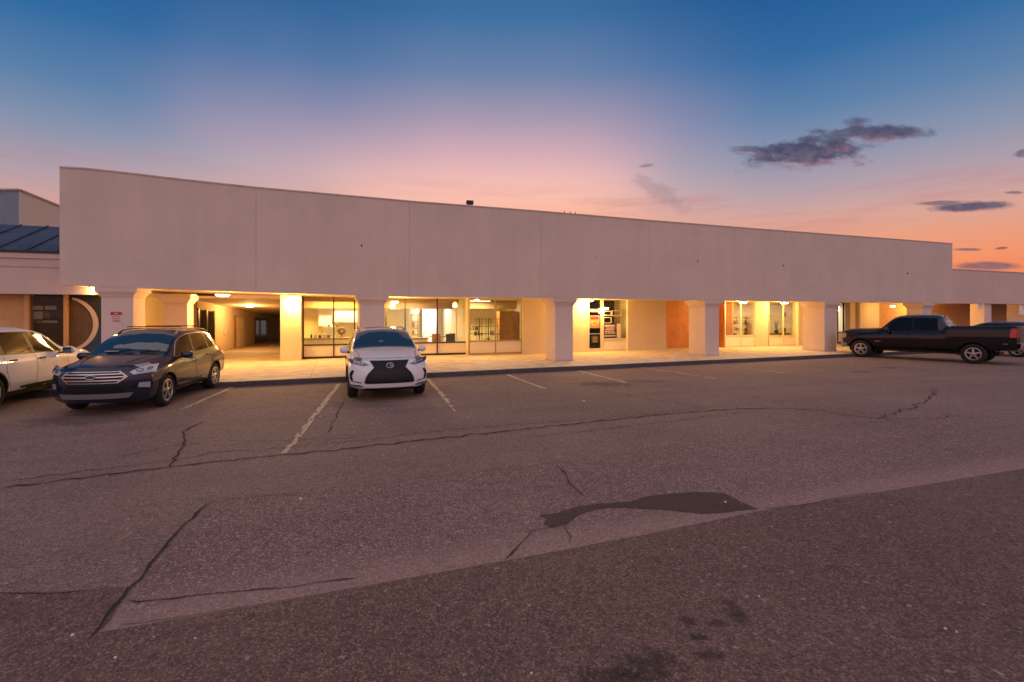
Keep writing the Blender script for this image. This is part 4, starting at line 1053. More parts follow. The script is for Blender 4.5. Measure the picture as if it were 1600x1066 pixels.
M['lamp_dark'] = principled('headlamp inner', (.15,.16,.17), .1, .6, 1.0)
M['amber'] = principled('amber reflector', (.60,.16,.03), .25, 0, .6)
M['tailred'] = principled('red tail lamp', (.38,.008,.010), .15, 0, 1.0, emit=(1,.03,.02), es=.06)
M['silver'] = principled('silver bumper insert', (.22,.22,.23), .4, .4)
M['p_navy'] = paintm('dark navy metallic paint', (.010,.015,.036), metal=.2, rough=.3, spec=.2, coat=.9)
M['p_white'] = paintm('pearl white paint', (.70,.70,.72), rough=.4)
M['p_white2'] = paintm('white paint', (.78,.77,.78), rough=.4)
M['p_black'] = paintm('black truck paint', (.003,.003,.007), rough=.25, spec=.15, coat=1.0)
M['seat'] = principled('car seat', (.03,.03,.035), .8)

def wheel(car, parent, x, y, sgn, style):
    R = car.sp['R']; w = car.sp.get('tw', .22); rr_ = car.sp.get('rim', R*.68)
    t = empty('wheel', (x, y, R), 0, parent=parent)
    if sgn < 0: t.rotation_euler = (0,0,math.pi)
    prof_ = [(rr_-.015,-w/2+.02),(rr_+.01,-w/2),(R-.05,-w/2-.004),(R-.015,-w/2+.02),(R,-w/2+.05),(R,w/2-.05),(R-.015,w/2-.02),(R-.05,w/2+.004),(rr_+.01,w/2),(rr_-.015,w/2-.02)]
    o = MB().lathe(prof_, 36).build('tyre', M['tyre'], t); sharp_smooth(o, 40)
    m = MB(); yo = w/2-.012
    m.lathe([(rr_-.02,-w/2+.02),(rr_-.02,yo-.03),(rr_-.005,yo+.004),(rr_-.028,yo+.008),(rr_-.045,yo-.01),(rr_-.045,-w/2+.03)], 36)
    m.lathe([(.0,yo+.012),(.035,yo+.012),(.06,yo+.0),(.075,yo-.04),(.075,yo-.07),(0,yo-.07)], 20)
    n = {'ten': 10, 'five': 5, 'six': 6, 'y5': 5}[style]
    for i in range(n):
        a = 2*math.pi*i/n+.3
        def sp(aw, r0, r1, w0, w1, da=0):
            ca, sa_ = math.cos(a), math.sin(a); ce, se = math.cos(a+da), math.sin(a+da)
            p0 = Vector((ca*r0,0,sa_*r0)); p1 = Vector((ce*r1,0,se*r1)); q0 = Vector((-sa_,0,ca))*w0/2; q1 = Vector((-se,0,ce))*w1/2
            vs = []
            for yy0, yy1 in ((yo+.002,yo-.008),(yo-.03,yo-.035)):
                vs += [p0-q0+Vector((0,yy0,0)), p0+q0+Vector((0,yy0,0)), p1+q1+Vector((0,yy1,0)), p1-q1+Vector((0,yy1,0))]
            m.add(vs, [(0,1,2,3),(7,6,5,4),(0,4,5,1),(1,5,6,2),(2,6,7,3),(3,7,4,0)])
        if style == 'ten': sp(0,.05,rr_-.02,.034,.026)
        elif style == 'y5': sp(0,.05,rr_-.02,.05,.03,.17); sp(0,.05,rr_-.02,.05,.03,-.17)
        elif style == 'five': sp(0,.05,rr_-.02,.075,.055)
        else: sp(0,.06,rr_-.02,.075,.075)
    o = m.build('rim', M['alloy'], t); sharp_smooth(o, 30)
    MB().lathe([(0,yo-.075),(rr_-.04,yo-.075),(rr_-.04,yo-.085),(0,yo-.085)], 28).build('brake_disc', M['trimblack'], t)
    return t
def side_windows(car, root, wins, frame=True):
    for sg in (1,-1):
        a, b, sa, sb = wins[0][0]-.03, wins[-1][1]+.03, wins[0][2], wins[-1][3]; K = 24
        poly = [(a+(b-a)*i/K, car.f_zbelt(a+(b-a)*i/K)+.012) for i in range(K+1)]
        for i in range(K+1):
            d = (b+sb)+((a+sa)-(b+sb))*i/K; poly.append((d, max(car.f_zbelt(d)+.02, car.f_zr(d)-.04)))
        out = []
        for p in poly:
            if not out or (Vector(p)-Vector(out[-1])).length > .012: out.append(p)
        car.patch('window_surround', out, 'side', M['trimblack'], root, off=.003, sgn=sg)
        for (a, b, sa, sb) in wins:
            K = 10; bot = [(a+(b-a)*i/K) for i in range(K+1)]; poly = [(d, car.f_zbelt(d)+.025) for d in bot]
            top = [(b+sb)+((a+sa)-(b+sb))*i/K for i in range(K+1)]; poly += [(d, max(car.f_zbelt(d)+.03, car.f_zr(d)-.055)) for d in top]
            # remove near duplicates
            out = []
            for p in poly:
                if not out or (Vector(p)-Vector(out[-1])).length > .012: out.append(p)
            car.patch('side_window', out, 'side', M['c_glass'], root, off=.006, sgn=sg)
def seam(car, root, pts, kind='side', both=True, wd=.009, name='panel_gap'):
    for sg in ((1,-1) if both else (1,)):
        car.patch(name, stripline(pts, wd), kind, M['trimblack'], root, off=.0022, thick=.004, sgn=sg, res=.15)
def handle(car, root, d, z, mat, wd=.19):
    for sg in (1,-1):
        y = car.side_y(d, z); x = car.X(d, y, z)
        m = MB(); m.box(x-wd/2, x+wd/2, sg*(y+.012), sg*(y+.04), z-.016, z+.018); m.build('door_handle', mat, root, bevel=.008)
def mirror(car, root, d, z, mat, size=(.10,.13,.085), stand=.10):
    for sg in (1,-1):
        y = car.side_y(d, z)*1.0; x = car.X(d, y, z)
        t = MB(); n = 14; c = Vector((x-.02, sg*(y+stand+size[1]), z+.07)); rows = []
        for i in range(9):
            ph = math.pi*i/8-math.pi/2
            for k in range(n):
                th = 2*math.pi*k/n; sx = math.copysign(abs(math.cos(th))**.7, math.cos(th)); sz = math.copysign(abs(math.sin(th))**.7, math.sin(th))
                q = max(.02, math.cos(ph))**.6; rows.append(c+Vector((sx*q*size[0]*(1 if sx > 0 else .55), math.sin(ph)*size[1], sz*q*size[2])))
        t.add(rows, [(i*n+k, i*n+(k+1)%n, (i+1)*n+(k+1)%n, (i+1)*n+k) for i in range(8) for k in range(n)])
        o = t.build('mirror', mat, root, smooth=True)
        MB().box(c.x-size[0]*.56-.006, c.x-size[0]*.56, c.y-size[1]*.75, c.y+size[1]*.75, c.z-size[2]*.7, c.z+size[2]*.7).build('mirror_glass', M['c_glass_lit'], o, bevel=.01)
        MB().bar((x, sg*(y-.02), z+.01), (c.x, c.y-sg*size[1]*.5, c.z-size[2]*.6), .06, .04).build('mirror_arm', M['trimblack'], o)
def place(root, car, contact, wheel_i, side, fwd):
    """put the ground contact of one wheel (0 front/1 rear; side +1 left) at a ground point"""
    f = Vector((fwd[0], fwd[1], 0)).normalized(); l = Vector((-f.y, f.x, 0)); x = car.wheel_x()[wheel_i]
    p = contact-f*x-l*(side*(car.W-.13)); root.location = (p.x, p.y, 0); root.rotation_euler = (0,0,math.atan2(f.y, f.x))
def arches(car, root, mat, wd=.035, zmin=.28):
    for xw in car.wheel_x():
        for sg in (1,-1):
            Rw = car.sp['R']+car.sp.get('arch', .06); m = MB(); vs = []; K = 22
            ts = [math.radians(-12+204*i/K) for i in range(K+1)]
            for t in ts:
                x0, z0 = xw+Rw*math.cos(t), car.sp['R']+Rw*math.sin(t)*car.sp.get('archz',1); x1, z1 = xw+(Rw+wd)*math.cos(t), car.sp['R']+(Rw+wd)*math.sin(t)*car.sp.get('archz',1)
                def yy(x, z):
                    d = car.L/2-x
                    for _ in range(6):
                        y = car.side_y(d, z); d += (car.X(d, y, z)-x)
                    return car.side_y(d, z)
                for x, z, o_ in ((x0,z0,-.05),(x0,z0,.012),(x1,z1,.008),(x1,z1,-.01)): vs.append((x, sg*(yy(x0,max(z,.3))+o_), z))
            m.add(vs, [(i*4+j, i*4+(j+1)%4, i*4+4+(j+1)%4, i*4+4+j) for i in range(K) for j in range(4)]+[(3,2,1,0),(K*4,K*4+1,K*4+2,K*4+3)])
            o = m.build('wheel_arch_trim', mat, root); sharp_smooth(o, 50)
def sills(car, root, mat, d0, d1):
    for sg in (1,-1):
        zb = car.f_zb(2.2); car.patch('sill_cladding', [(d0,zb+.02),(d1,zb+.02),(d1-.03,zb+.15),(d0+.03,zb+.15)], 'side', mat, root, off=.010, thick=.014, sgn=sg, res=.2)
def undertray(car, root):
    MB().box(-car.L/2+.5, car.L/2-.5, -car.W+.35, car.W-.35, .2, car.f_zb(2)+.02).build('undertray', M['trimblack'], root)

# ---- dark navy compact SUV (left)
spec = dict(L=4.62, W=.93, fo=1.04, wb=2.66, R=.355, cf=.42, cr=.22, D=1.15, arch=.05, tw=.22, rim=.25,
  zb=[(0,.26),(.3,.22),(.6,.24),(3.9,.25),(4.52,.36)],
  wf=[(0,.97),(.5,.985),(1.0,1.0),(3.6,1.0),(4.52,.96)],
  zbelt=[(0,.92),(.2,.96),(.6,1.0),(1.15,1.04),(2.0,1.07),(3.2,1.12),(4.1,1.17),(4.4,1.14),(4.52,1.05)],
  wbelt=[(0,.80),(.5,.80),(1.2,.84),(2.0,.87),(3.6,.86),(4.3,.80),(4.52,.78)],
  zt=[(0,.975),(.12,1.02),(.5,1.09),(1.05,1.165),(1.2,1.18),(1.6,1.43),(1.95,1.62),(2.3,1.69),(2.8,1.705),(3.5,1.685),(4.05,1.61),(4.18,1.57),(4.4,1.25),(4.52,1.12)],
  zr=[(0,.955),(.12,.99),(.5,1.05),(1.05,1.11),(1.2,1.125),(1.6,1.355),(2.0,1.53),(2.4,1.60),(2.9,1.615),(3.5,1.59),(4.05,1.52),(4.18,1.48),(4.4,1.2),(4.52,1.08)],
  wr=[(0,.60),(.5,.64),(1.1,.74),(1.25,.78),(1.6,.74),(2.0,.70),(3.0,.69),(4.0,.66),(4.2,.61),(4.4,.68),(4.52,.66)],
  lean=[(.2,.14),(.35,.04),(.5,.01),(.62,0),(.88,.03),(.96,.10),(1.05,.2)], rlean=[(.3,.12),(.5,0),(.9,.02),(1.1,.08)])
car = Car(spec)
esc = empty('compact_suv', (0,0,0), 0, 'dark navy compact SUV parked nose out beside the white vehicle', 'car')
body = car.body(esc, [M['p_navy'], M['trimblack']])
for x in car.wheel_x():
    for sg in (1,-1): wheel(car, esc, x, sg*(car.W-.125), sg, 'y5')
P_ = M
car.patch('windscreen', [(1.24,-.745),(1.24,.745),(1.45,.72),(2.02,.65),(2.02,-.65),(1.45,-.72)], 'top', P_['c_glass_lit'], esc, off=.006, res=.08)
car.patch('rear_window', [(4.2,-.56),(4.2,.56),(4.4,.6),(4.4,-.6)], 'top', P_['c_glass'], esc, off=.006)
side_windows(car, esc, [(1.50,2.42,.52,.10),(2.50,3.34,.10,-.02),(3.42,3.98,-.02,-.22)])
for sg in (1,-1):   # bright line round the glass
    pts = [(1.46, car.f_zbelt(1.46)+.015)]+[(d, car.f_zr(d)-.035) for d in (1.75,2.0,2.4,2.9,3.4,3.75)]+[(4.02, car.f_zbelt(4.0)+.10)]
    car.patch('window_trim', stripline(pts, .018), 'side', P_['chrome'], esc, off=.012, sgn=sg)
    car.patch('window_trim', stripline([(d, car.f_zbelt(d)+.012) for d in (1.5,2.2,2.9,3.6,4.0)], .014), 'side', P_['trimblack'], esc, off=.010, sgn=sg)
seam(car, esc, [(1.40,.42),(1.36,.75),(1.42,1.02)]); seam(car, esc, [(2.46,.36),(2.46,1.06)]); seam(car, esc, [(3.20,.36),(3.38,.7),(3.40,1.1)])
seam(car, esc, [(.30,.96),(.8,.98),(1.3,1.0)]); 
handle(car, esc, 2.28, .97, M['p_navy']); handle(car, esc, 3.18, 1.0, M['p_navy'])
mirror(car, esc, 1.62, 1.03, M['p_navy'], stand=.05)
arches(car, esc, M['trimblack'], .03); sills(car, esc, M['trimblack'], 1.45, 3.05); undertray(car, esc)
for sg in (1,-1):   # bright sill strip
    car.patch('sill_strip', stripline([(1.5,.43),(3.05,.45)], .018), 'side', M['chrome'], esc, off=.012, sgn=sg, res=.2)
    zr_ = lambda d: car.f_zr(d)
    m = MB(); pr = [(d, .60, zr_(d)+(.075 if 2.2 < d < 3.8 else .03)) for d in (2.05,2.25,2.6,3.0,3.4,3.7,3.95)]
    for a, b in zip(pr[:-1], pr[1:]): m.bar((car.L/2-a[0], sg*a[1], a[2]), (car.L/2-b[0], sg*b[1], b[2]), .03, .03)
    m.build('roof_rail', M['trimblack'] if sg < 0 else M['silver'], esc)
    m = MB(); m.bar((car.L/2-2.35-(.0), -.6, 0), (car.L/2-2.35, .6, 0), .001)
for i, d in enumerate((2.45, 3.35)):
    zz = car.f_zt(d)+.045; MB().bar((car.L/2-d,-.6,zz),(car.L/2-d,.6,zz),.05,.02).build('roof_crossbar', M['trimblack'], esc)
# nose
oct_ = [(-.585,.78),(-.47,.90),(.47,.90),(.585,.78),(.44,.655),(-.44,.655)]
car.patch('grille_frame', oct_, 'front', M['chrome'], esc, off=.018, thick=.03)
car.patch('grille', [(x*.95,(z-.78)*.84+.78) for x, z in oct_], 'front', M['trimblack'], esc, off=.022, thick=.03)
for z, hw in ((.845,.49),(.785,.55),(.72,.48)):
    car.patch('grille_bar', [(-hw,z-.012),(hw,z-.012),(hw,z+.012),(-hw,z+.012)], 'front', M['chrome'], esc, off=.034, thick=.02)
em = car.patch('emblem', oval(0,.79,.095,.042), 'front', M['chrome'], esc, off=.048, thick=.02)
car.patch('emblem_field', oval(0,.79,.084,.034), 'front', M['blue'], em, off=.051, thick=.004)
def text_mesh(body_, size, mat, parent, loc, rot, shear=0, name='lettering', ext=.002):
    cu = bpy.data.curves.new(name, 'FONT'); cu.body = body_; cu.size = size; cu.shear = shear; cu.align_x = 'CENTER'; cu.align_y = 'CENTER'; cu.extrude = ext
    tmp = bpy.data.objects.new(name, cu); COL.objects.link(tmp); dg = bpy.context.evaluated_depsgraph_get(); dg.update()
    me = bpy.data.meshes.new_from_object(tmp.evaluated_get(dg)); bpy.data.objects.remove(tmp); me.materials.clear(); me.materials.append(mat)
    o = bpy.data.objects.new(name, me); COL.objects.link(o); o.parent = parent; o.location = loc; o.rotation_euler = rot; return o
text_mesh('Ford', .062, M['chrome'], em, (car.X(0,0,.79)+.056, 0, .79), (math.radians(90),0,math.radians(90)), .35)
for sg in (1,-1):
    car.patch('headlamp', [(sg*.60,.87),(sg*.66,.81),(sg*.945,.84),(sg*.945,1.0),(sg*.78,.985)] if sg>0 else [(-.60,.87),(-.78,.985),(-.945,1.0),(-.945,.84),(-.66,.81)], 'front', M['lamp_clear'], esc, off=.012, thick=.03)
    car.patch('headlamp_inner', oval(sg*.74,.895,.055,.035,14), 'front', M['lamp_dark'], esc, off=.018, thick=.01)
    car.patch('headlamp_inner', oval(sg*.86,.92,.04,.033,14), 'front', M['lamp_dark'], esc, off=.018, thick=.01)
    car.patch('headlamp', [(.0,.85),(.34,.93),(.46,1.02),(.18,1.0),(.0,.995)], 'side', M['lamp_clear'], esc, off=.010, sgn=sg)
    car.patch('turn_signal', [(.16,.91),(.33,.945),(.42,1.0),(.20,.985)], 'side', M['amber'], esc, off=.016, sgn=sg)
    car.patch('fog_recess', [(sg*.60,.56),(sg*.90,.50),(sg*.92,.64),(sg*.80,.66)] if sg > 0 else [(-.60,.56),(-.80,.66),(-.92,.64),(-.90,.50)], 'front', M['trimblack'], esc, off=.006, thick=.02)
    car.patch('fog_lamp', [(sg*.72,.55),(sg*.88,.52),(sg*.88,.64),(sg*.74,.64)] if sg > 0 else [(-.72,.55),(-.74,.64),(-.88,.64),(-.88,.52)], 'front', M['lamp_clear'], esc, off=.014, thick=.02)
    car.patch('tail_lamp', [(4.12,.98),(4.48,.98),(4.48,1.12),(4.2,1.12)], 'side', M['tailred'], esc, off=.008, sgn=sg)
car.patch('lower_grille', [(-.56,.40),(.56,.40),(.50,.56),(-.50,.56)], 'front', M['trimblack'], esc, off=.008, thick=.02)
car.patch('skid_plate', [(-.60,.40),(-.66,.46),(-.56,.375),(.56,.375),(.66,.46),(.60,.40),(.48,.335),(-.48,.335)][::1] if False else [(-.66,.45),(-.58,.345),(.58,.345),(.66,.45),(.55,.385),(-.55,.385)], 'front', M['silver'], esc, off=.016, thick=.02)
car.patch('bumper_band', [(-.50,.575),(.50,.575),(.46,.615),(-.46,.615)], 'front', M['trimblack'], esc, off=.006, thick=.01)
for sg in (1,-1): car.patch('hood_crease', stripline([(.25,sg*.42),(1.15,sg*.58)], .012), 'top', M['p_navy'], esc, off=.008, thick=.01)
m = MB()
for yy in (-.35,.25): m.bar((car.X(1.24,yy,1.2)+.0,yy,car.top_z(1.24,yy)+.02),(car.X(1.33,yy+.45,1.2),yy+.45 if yy<0 else .62,car.top_z(1.33,yy+.3)+.02),.018,.014)
m.build('wiper', M['trimblack'], esc)
o = MB().box(-.02,.07,-.13,.13,-.01,.0).build('inspection_sticker', M['sign'], esc); o.location = (car.X(1.3,.38,1.2), -.30, car.top_z(1.30,.38)+.022)
place(esc, car, G(254,634.5), 0, 1, (.20,-.98))

# ---- white crossover (centre)
spec = dict(L=4.89, W=.945, fo=.98, wb=2.79, R=.37, cf=.36, cr=.25, D=1.2, arch=.05, tw=.235, rim=.255, sh=.12,
  zb=[(0,.30),(.3,.25),(.7,.25),(4.2,.26),(4.89,.36)],
  wf=[(0,.975),(.5,.985),(1.0,1.0),(3.8,1.0),(4.89,.95)],
  zbelt=[(0,.90),(.2,.97),(.7,1.02),(1.3,1.05),(2.2,1.09),(3.4,1.14),(4.4,1.20),(4.7,1.15),(4.89,1.05)],
  wbelt=[(0,.80),(.5,.80),(1.3,.86),(2.0,.88),(3.6,.87),(4.5,.80),(4.89,.78)],
  zt=[(0,.955),(.12,1.01),(.5,1.09),(1.15,1.17),(1.3,1.185),(1.8,1.45),(2.15,1.61),(2.5,1.675),(3.0,1.69),(3.7,1.67),(4.3,1.58),(4.45,1.53),(4.75,1.2),(4.89,1.1)],
  zr=[(0,.94),(.12,.985),(.5,1.055),(1.15,1.125),(1.3,1.135),(1.8,1.36),(2.2,1.52),(2.6,1.585),(3.1,1.60),(3.7,1.575),(4.3,1.49),(4.45,1.45),(4.75,1.17),(4.89,1.08)],
  wr=[(0,.62),(.5,.66),(1.15,.79),(1.3,.83),(1.8,.765),(2.2,.71),(3.1,.70),(4.2,.62),(4.45,.61),(4.75,.68),(4.89,.66)],
  lean=[(.25,.10),(.35,.03),(.5,.0),(.7,.02),(.9,.10),(.98,.18)], rlean=[(.3,.12),(.5,0),(.9,.02),(1.1,.08)])
car = Car(spec)
lex = empty('white_crossover', (0,0,0), 0, 'white crossover with black hourglass grille backed up to the walk', 'car')
car.body(lex, [M['p_white'], M['trimblack']])
for x in car.wheel_x():
    for sg in (1,-1): wheel(car, lex, x, sg*(car.W-.13), sg, 'five')
car.patch('windscreen', [(1.34,-.80),(1.34,.80),(1.6,.765),(2.22,.67),(2.22,-.67),(1.6,-.765)], 'top', M['c_glass_lit'], lex, off=.006, res=.08)
side_windows(car, lex, [(1.62,2.55,.60,.10),(2.63,3.52,.10,-.04),(3.60,4.10,-.04,-.25)])
car.patch('sunroof', [(2.55,-.45),(2.55,.45),(3.6,.42),(3.6,-.42)], 'top', M['c_glass'], lex, off=.006)
for sg in (1,-1):
    m = MB(); pr = [(d, .61, car.f_zr(d)+(.07 if 2.4 < d < 3.9 else .03)) for d in (2.3,2.5,2.9,3.3,3.7,4.0,4.15)]
    for a, b in zip(pr[:-1], pr[1:]): m.bar((car.L/2-a[0], sg*a[1], a[2]), (car.L/2-b[0], sg*b[1], b[2]), .03, .03)
    m.build('roof_rail', M['silver'], lex)
seam(car, lex, [(1.50,.42),(1.46,.75),(1.52,1.02)]); seam(car, lex, [(2.58,.36),(2.58,1.08)]); seam(car, lex, [(3.42,.36),(3.56,.7),(3.58,1.12)])
handle(car, lex, 2.42, 1.0, M['p_white']); handle(car, lex, 3.38, 1.03, M['p_white'])
mirror(car, lex, 1.66, 1.05, M['p_white'], (.09,.10,.09), .03); arches(car, lex, M['trimblack'], .03); sills(car, lex, M['trimblack'], 1.6, 3.3); undertray(car, lex)
gr = [(-.44,.955),(.44,.955),(.345,.80),(.40,.74),(.475,.66),(.53,.56),(.56,.44),(.545,.425),(-.545,.425),(-.56,.44),(-.53,.56),(-.475,.66),(-.40,.74),(-.345,.80)]
def convex_fix(p): return p
gro = car.patch('grille', gr, 'front', M['trimblack'], lex, off=.014, thick=.03, res=.06)
# mesh of the spindle grille: short dark-grey blades
M['gmesh'] = principled('grille mesh', (.035,.035,.038), .35, .5)
for r_ in range(7):
    z = .46+r_*.042; hw = .53-.018*r_-(.02*(r_>4)*(r_-4)); k = 11
    m = None
    for i in range(k):
        y0 = -hw+2*hw*(i+.15)/k; y1 = -hw+2*hw*(i+.85)/k
        car.patch('grille_blade', [(y0,z),(y1,z),(y1,z+.012),(y0,z+.012)], 'front', M['gmesh'], gro, off=.020, thick=.008, res=.5, smooth=False)
rim_pts = [(.45,.96),(.355,.80),(.41,.74),(.487,.66),(.545,.56),(.575,.435)]
for sg in (1,-1): car.patch('grille_trim', stripline([(sg*a,b) for a,b in rim_pts], .014), 'front', M['gmesh'], lex, off=.022, thick=.02)
ring = oval(0,.845,.085,.062,28)
em = car.patch('emblem', ring, 'front', M['chrome'], lex, off=.034, thick=.015)
car.patch('emblem_field', oval(0,.845,.070,.049,24), 'front', M['trimblack'], em, off=.037, thick=.004)
car.patch('emblem_letter', stripline([(-.012,.885),(.0,.86)],.016) if False else [(.028,.886),(.012,.886),(-.004,.845),(.018,.822),(.060,.822),(.060,.836),(.022,.836),(.012,.848)][::-1], 'front', M['chrome'], em, off=.041, thick=.004)
for sg in (1,-1):
    f_ = (lambda q: q if sg > 0 else q[::-1])
    car.patch('headlamp', f_([(sg*.46,.86),(sg*.60,.835),(sg*.86,.89),(sg*.93,.94),(sg*.93,1.0),(sg*.80,.985),(sg*.62,.93)]), 'front', M['lamp_dark'], lex, off=.012, thick=.03)
    for yy in (.62,.70,.78): car.patch('headlamp_lens', f_([(sg*(yy-.03),.875+(yy-.62)*.2),(sg*(yy+.025),.88+(yy-.62)*.2),(sg*(yy+.03),.92+(yy-.62)*.2),(sg*(yy-.02),.915+(yy-.62)*.2)]), 'front', M['lamp_clear'], lex, off=.017, thick=.01)
    car.patch('headlamp', [(.0,.93),(.38,1.0),(.40,1.02),(.0,1.0)], 'side', M['lamp_dark'], lex, off=.010, sgn=sg)
    car.patch('side_vent', f_([(sg*.80,.72),(sg*.845,.74),(sg*.90,.66),(sg*.90,.54),(sg*.86,.49),(sg*.82,.50),(sg*.85,.60)]), 'front', M['trimblack'], lex, off=.008, thick=.02)
    car.patch('bumper_slit', f_([(sg*.64,.435),(sg*.88,.475),(sg*.88,.492),(sg*.64,.455)]), 'front', M['trimblack'], lex, off=.008, thick=.02)
    car.patch('bumper_strip', f_([(sg*.60,.335),(sg*.92,.345),(sg*.92,.366),(sg*.60,.358)]), 'front', M['chrome'], lex, off=.014, thick=.02)
    car.patch('bumper_corner_black', f_([(sg*.62,.365),(sg*.92,.372),(sg*.90,.40),(sg*.66,.385)]), 'front', M['trimblack'], lex, off=.010, thick=.02)
car.patch('lower_lip', [(-.58,.255),(.58,.255),(.56,.315),(-.56,.315)], 'front', M['trimblack'], lex, off=.008, thick=.02)
seam(car, lex, [(.16,-.70),(.10,-.3),(.09,0),(.10,.3),(.16,.70)], 'top', both=False, wd=.010)
for sg in (1,-1): seam(car, lex, [(.22,sg*.66),(.8,sg*.70),(1.28,sg*.76)], 'top', both=False, wd=.010)
cpt = (G(551,620)+G(654,615.5))/2
f_ = Vector((ST, -CT, 0)); 
place(lex, car, G(551,620), 0, -1, (.335,-.94))

# ---- white SUV nose-in at the left edge
spec = dict(L=5.25, W=1.0, fo=.90, wb=3.20, R=.39, cf=.3, cr=.2, D=1.1, arch=.06, tw=.25, rim=.26,
  zb=[(0,.34),(.4,.3),(4.6,.32),(5.05,.42)], wf=[(0,.96),(1,1),(4.2,1),(5.05,.96)],
  zbelt=[(0,.98),(.3,1.06),(1.2,1.10),(2.2,1.13),(3.6,1.16),(4.6,1.2),(5.05,1.12)],
  wbelt=[(0,.84),(1.3,.90),(2.0,.92),(4.0,.91),(5.05,.82)],
  zt=[(0,1.05),(.15,1.12),(1.2,1.24),(1.4,1.26),(2.25,1.70),(2.7,1.78),(3.4,1.79),(4.5,1.74),(4.8,1.3),(5.05,1.16)],
  zr=[(0,1.03),(.15,1.10),(1.2,1.18),(1.4,1.20),(2.3,1.61),(2.75,1.69),(3.4,1.70),(4.5,1.64),(4.8,1.26),(5.05,1.14)],
  wr=[(0,.66),(1.2,.78),(1.4,.84),(2.3,.79),(3.4,.78),(4.5,.75),(4.8,.74),(5.05,.7)],
  lean=[(.3,.1),(.5,0),(.9,.02),(1.1,.15)], rlean=[(.3,.1),(.5,0),(1.1,.08)])
car = Car(spec)
wsu = empty('white_suv', (0,0,0), 0, 'large white SUV parked nose in at the left edge of the photo', 'car')
car.body(wsu, [M['p_white2'], M['trimblack']])
for x in car.wheel_x():
    for sg in (1,-1): wheel(car, wsu, x, sg*(car.W-.14), sg, 'five')
car.patch('windscreen', [(1.45,-.80),(1.45,.80),(2.3,.74),(2.3,-.74)], 'top', M['c_glass_lit'], wsu, off=.006)
side_windows(car, wsu, [(1.66,2.66,.62,.14),(2.78,3.62,.14,.10),(3.76,4.45,.08,-.12)])
for sg in (1,-1): car.patch('window_trim', stripline([(d, car.f_zbelt(d)+.012) for d in (1.7,2.4,3.2,4.3)], .016), 'side', M['trimblack'], wsu, off=.010, sgn=sg)
seam(car, wsu, [(1.55,.48),(1.52,.8),(1.6,1.08)]); seam(car, wsu, [(2.72,.42),(2.72,1.12)]); seam(car, wsu, [(3.55,.45),(3.70,.8),(3.72,1.14)])
handle(car, wsu, 2.55, 1.02, M['trimblack'], .22); handle(car, wsu, 3.52, 1.04, M['trimblack'], .22)
mirror(car, wsu, 1.80, 1.08, M['p_white2'], (.11,.12,.10), .08); arches(car, wsu, M['trimblack'], .03); sills(car, wsu, M['trimblack'], 1.5, 3.3); undertray(car, wsu)
fd = Vector((-.27,.963,0)).normalized(); rt = Vector((fd.y,-fd.x,0))
hp = Vector((-10.35*H/1.95, 10.1*H/1.95, 0))   # rear handle on its right side
dist = car.L/2-3.52
p = hp-fd*dist-rt*1.0; wsu.location = (p.x, p.y, 0); wsu.rotation_euler = (0,0,math.atan2(fd.y,fd.x))

# ---- black pickup (right)
spec = dict(L=6.25, W=1.01, fo=.97, wb=3.95, R=.41, cf=.26, cr=.06, D=1.0, arch=.085, tw=.27, rim=.265, sh=.16, round=.045, archz=1.0,
  zb=[(0,.47),(.4,.46),(1.5,.48),(5.0,.52),(6.25,.58)], wf=[(0,.98),(1,1),(6.25,1.0)],
  zbelt=[(0,1.12),(.3,1.19),(1.4,1.25),(2.2,1.28),(3.7,1.33),(4.02,1.34),(4.12,1.50),(6.25,1.55)],
  wbelt=[(0,.88),(1.3,.93),(2.0,.95),(4.0,.95),(4.12,.965),(6.25,.96)],
  zt=[(0,1.22),(.10,1.31),(.8,1.38),(1.5,1.42),(1.66,1.44),(2.15,1.90),(2.42,2.01),(3.0,2.045),(3.7,2.02),(3.84,1.97),(4.06,1.58),(4.14,1.52),(6.25,1.56)],
  zr=[(0,1.19),(.10,1.27),(.8,1.33),(1.5,1.35),(1.66,1.37),(2.18,1.80),(2.45,1.91),(3.0,1.94),(3.7,1.92),(3.84,1.87),(4.06,1.56),(4.14,1.512),(6.25,1.556)],
  wr=[(0,.72),(1.5,.82),(1.66,.85),(2.18,.81),(3.1,.80),(3.86,.79),(4.06,.86),(4.14,.90),(6.25,.90)],
  lean=[(.4,.06),(.6,0),(1.15,.02),(1.3,.12)], rlean=[(.4,.0),(1.6,.0)])
car = Car(spec)
trk = empty('pickup_truck', (0,0,0), 0, 'black crew cab pickup truck with silver wheels parked at the right', 'pickup truck')
car.body(trk, [M['p_black'], M['trimblack']])
for x in car.wheel_x():
    for sg in (1,-1): wheel(car, trk, x, sg*(car.W-.14), sg, 'six' if False else 'five')
car.patch('windscreen', [(1.74,-.79),(1.74,.79),(2.2,.74),(2.2,-.74)], 'top', M['c_glass_lit'], trk, off=.006)
side_windows(car, trk, [(1.90,2.86,.38,.04),(2.94,3.76,.04,-.02)])
car.patch('rear_window', [(3.90,-.68),(3.90,.68),(4.04,.74),(4.04,-.74)], 'top', M['c_glass'], trk, off=.006)
m_ = MB(); zc_ = car.f_zt(3.84); o = MB().box(-.04,.02,-.18,.18,-.02,.03).build('brake_lamp', M['tailred'], trk, bevel=.008); o.location = (car.L/2-3.88,0,zc_+.01)
car.patch('tonneau_cover', [(4.2,-.88),(6.2,-.88),(6.2,.88),(4.2,.88)], 'top', M['trimblack'], trk, off=.02, thick=.02)
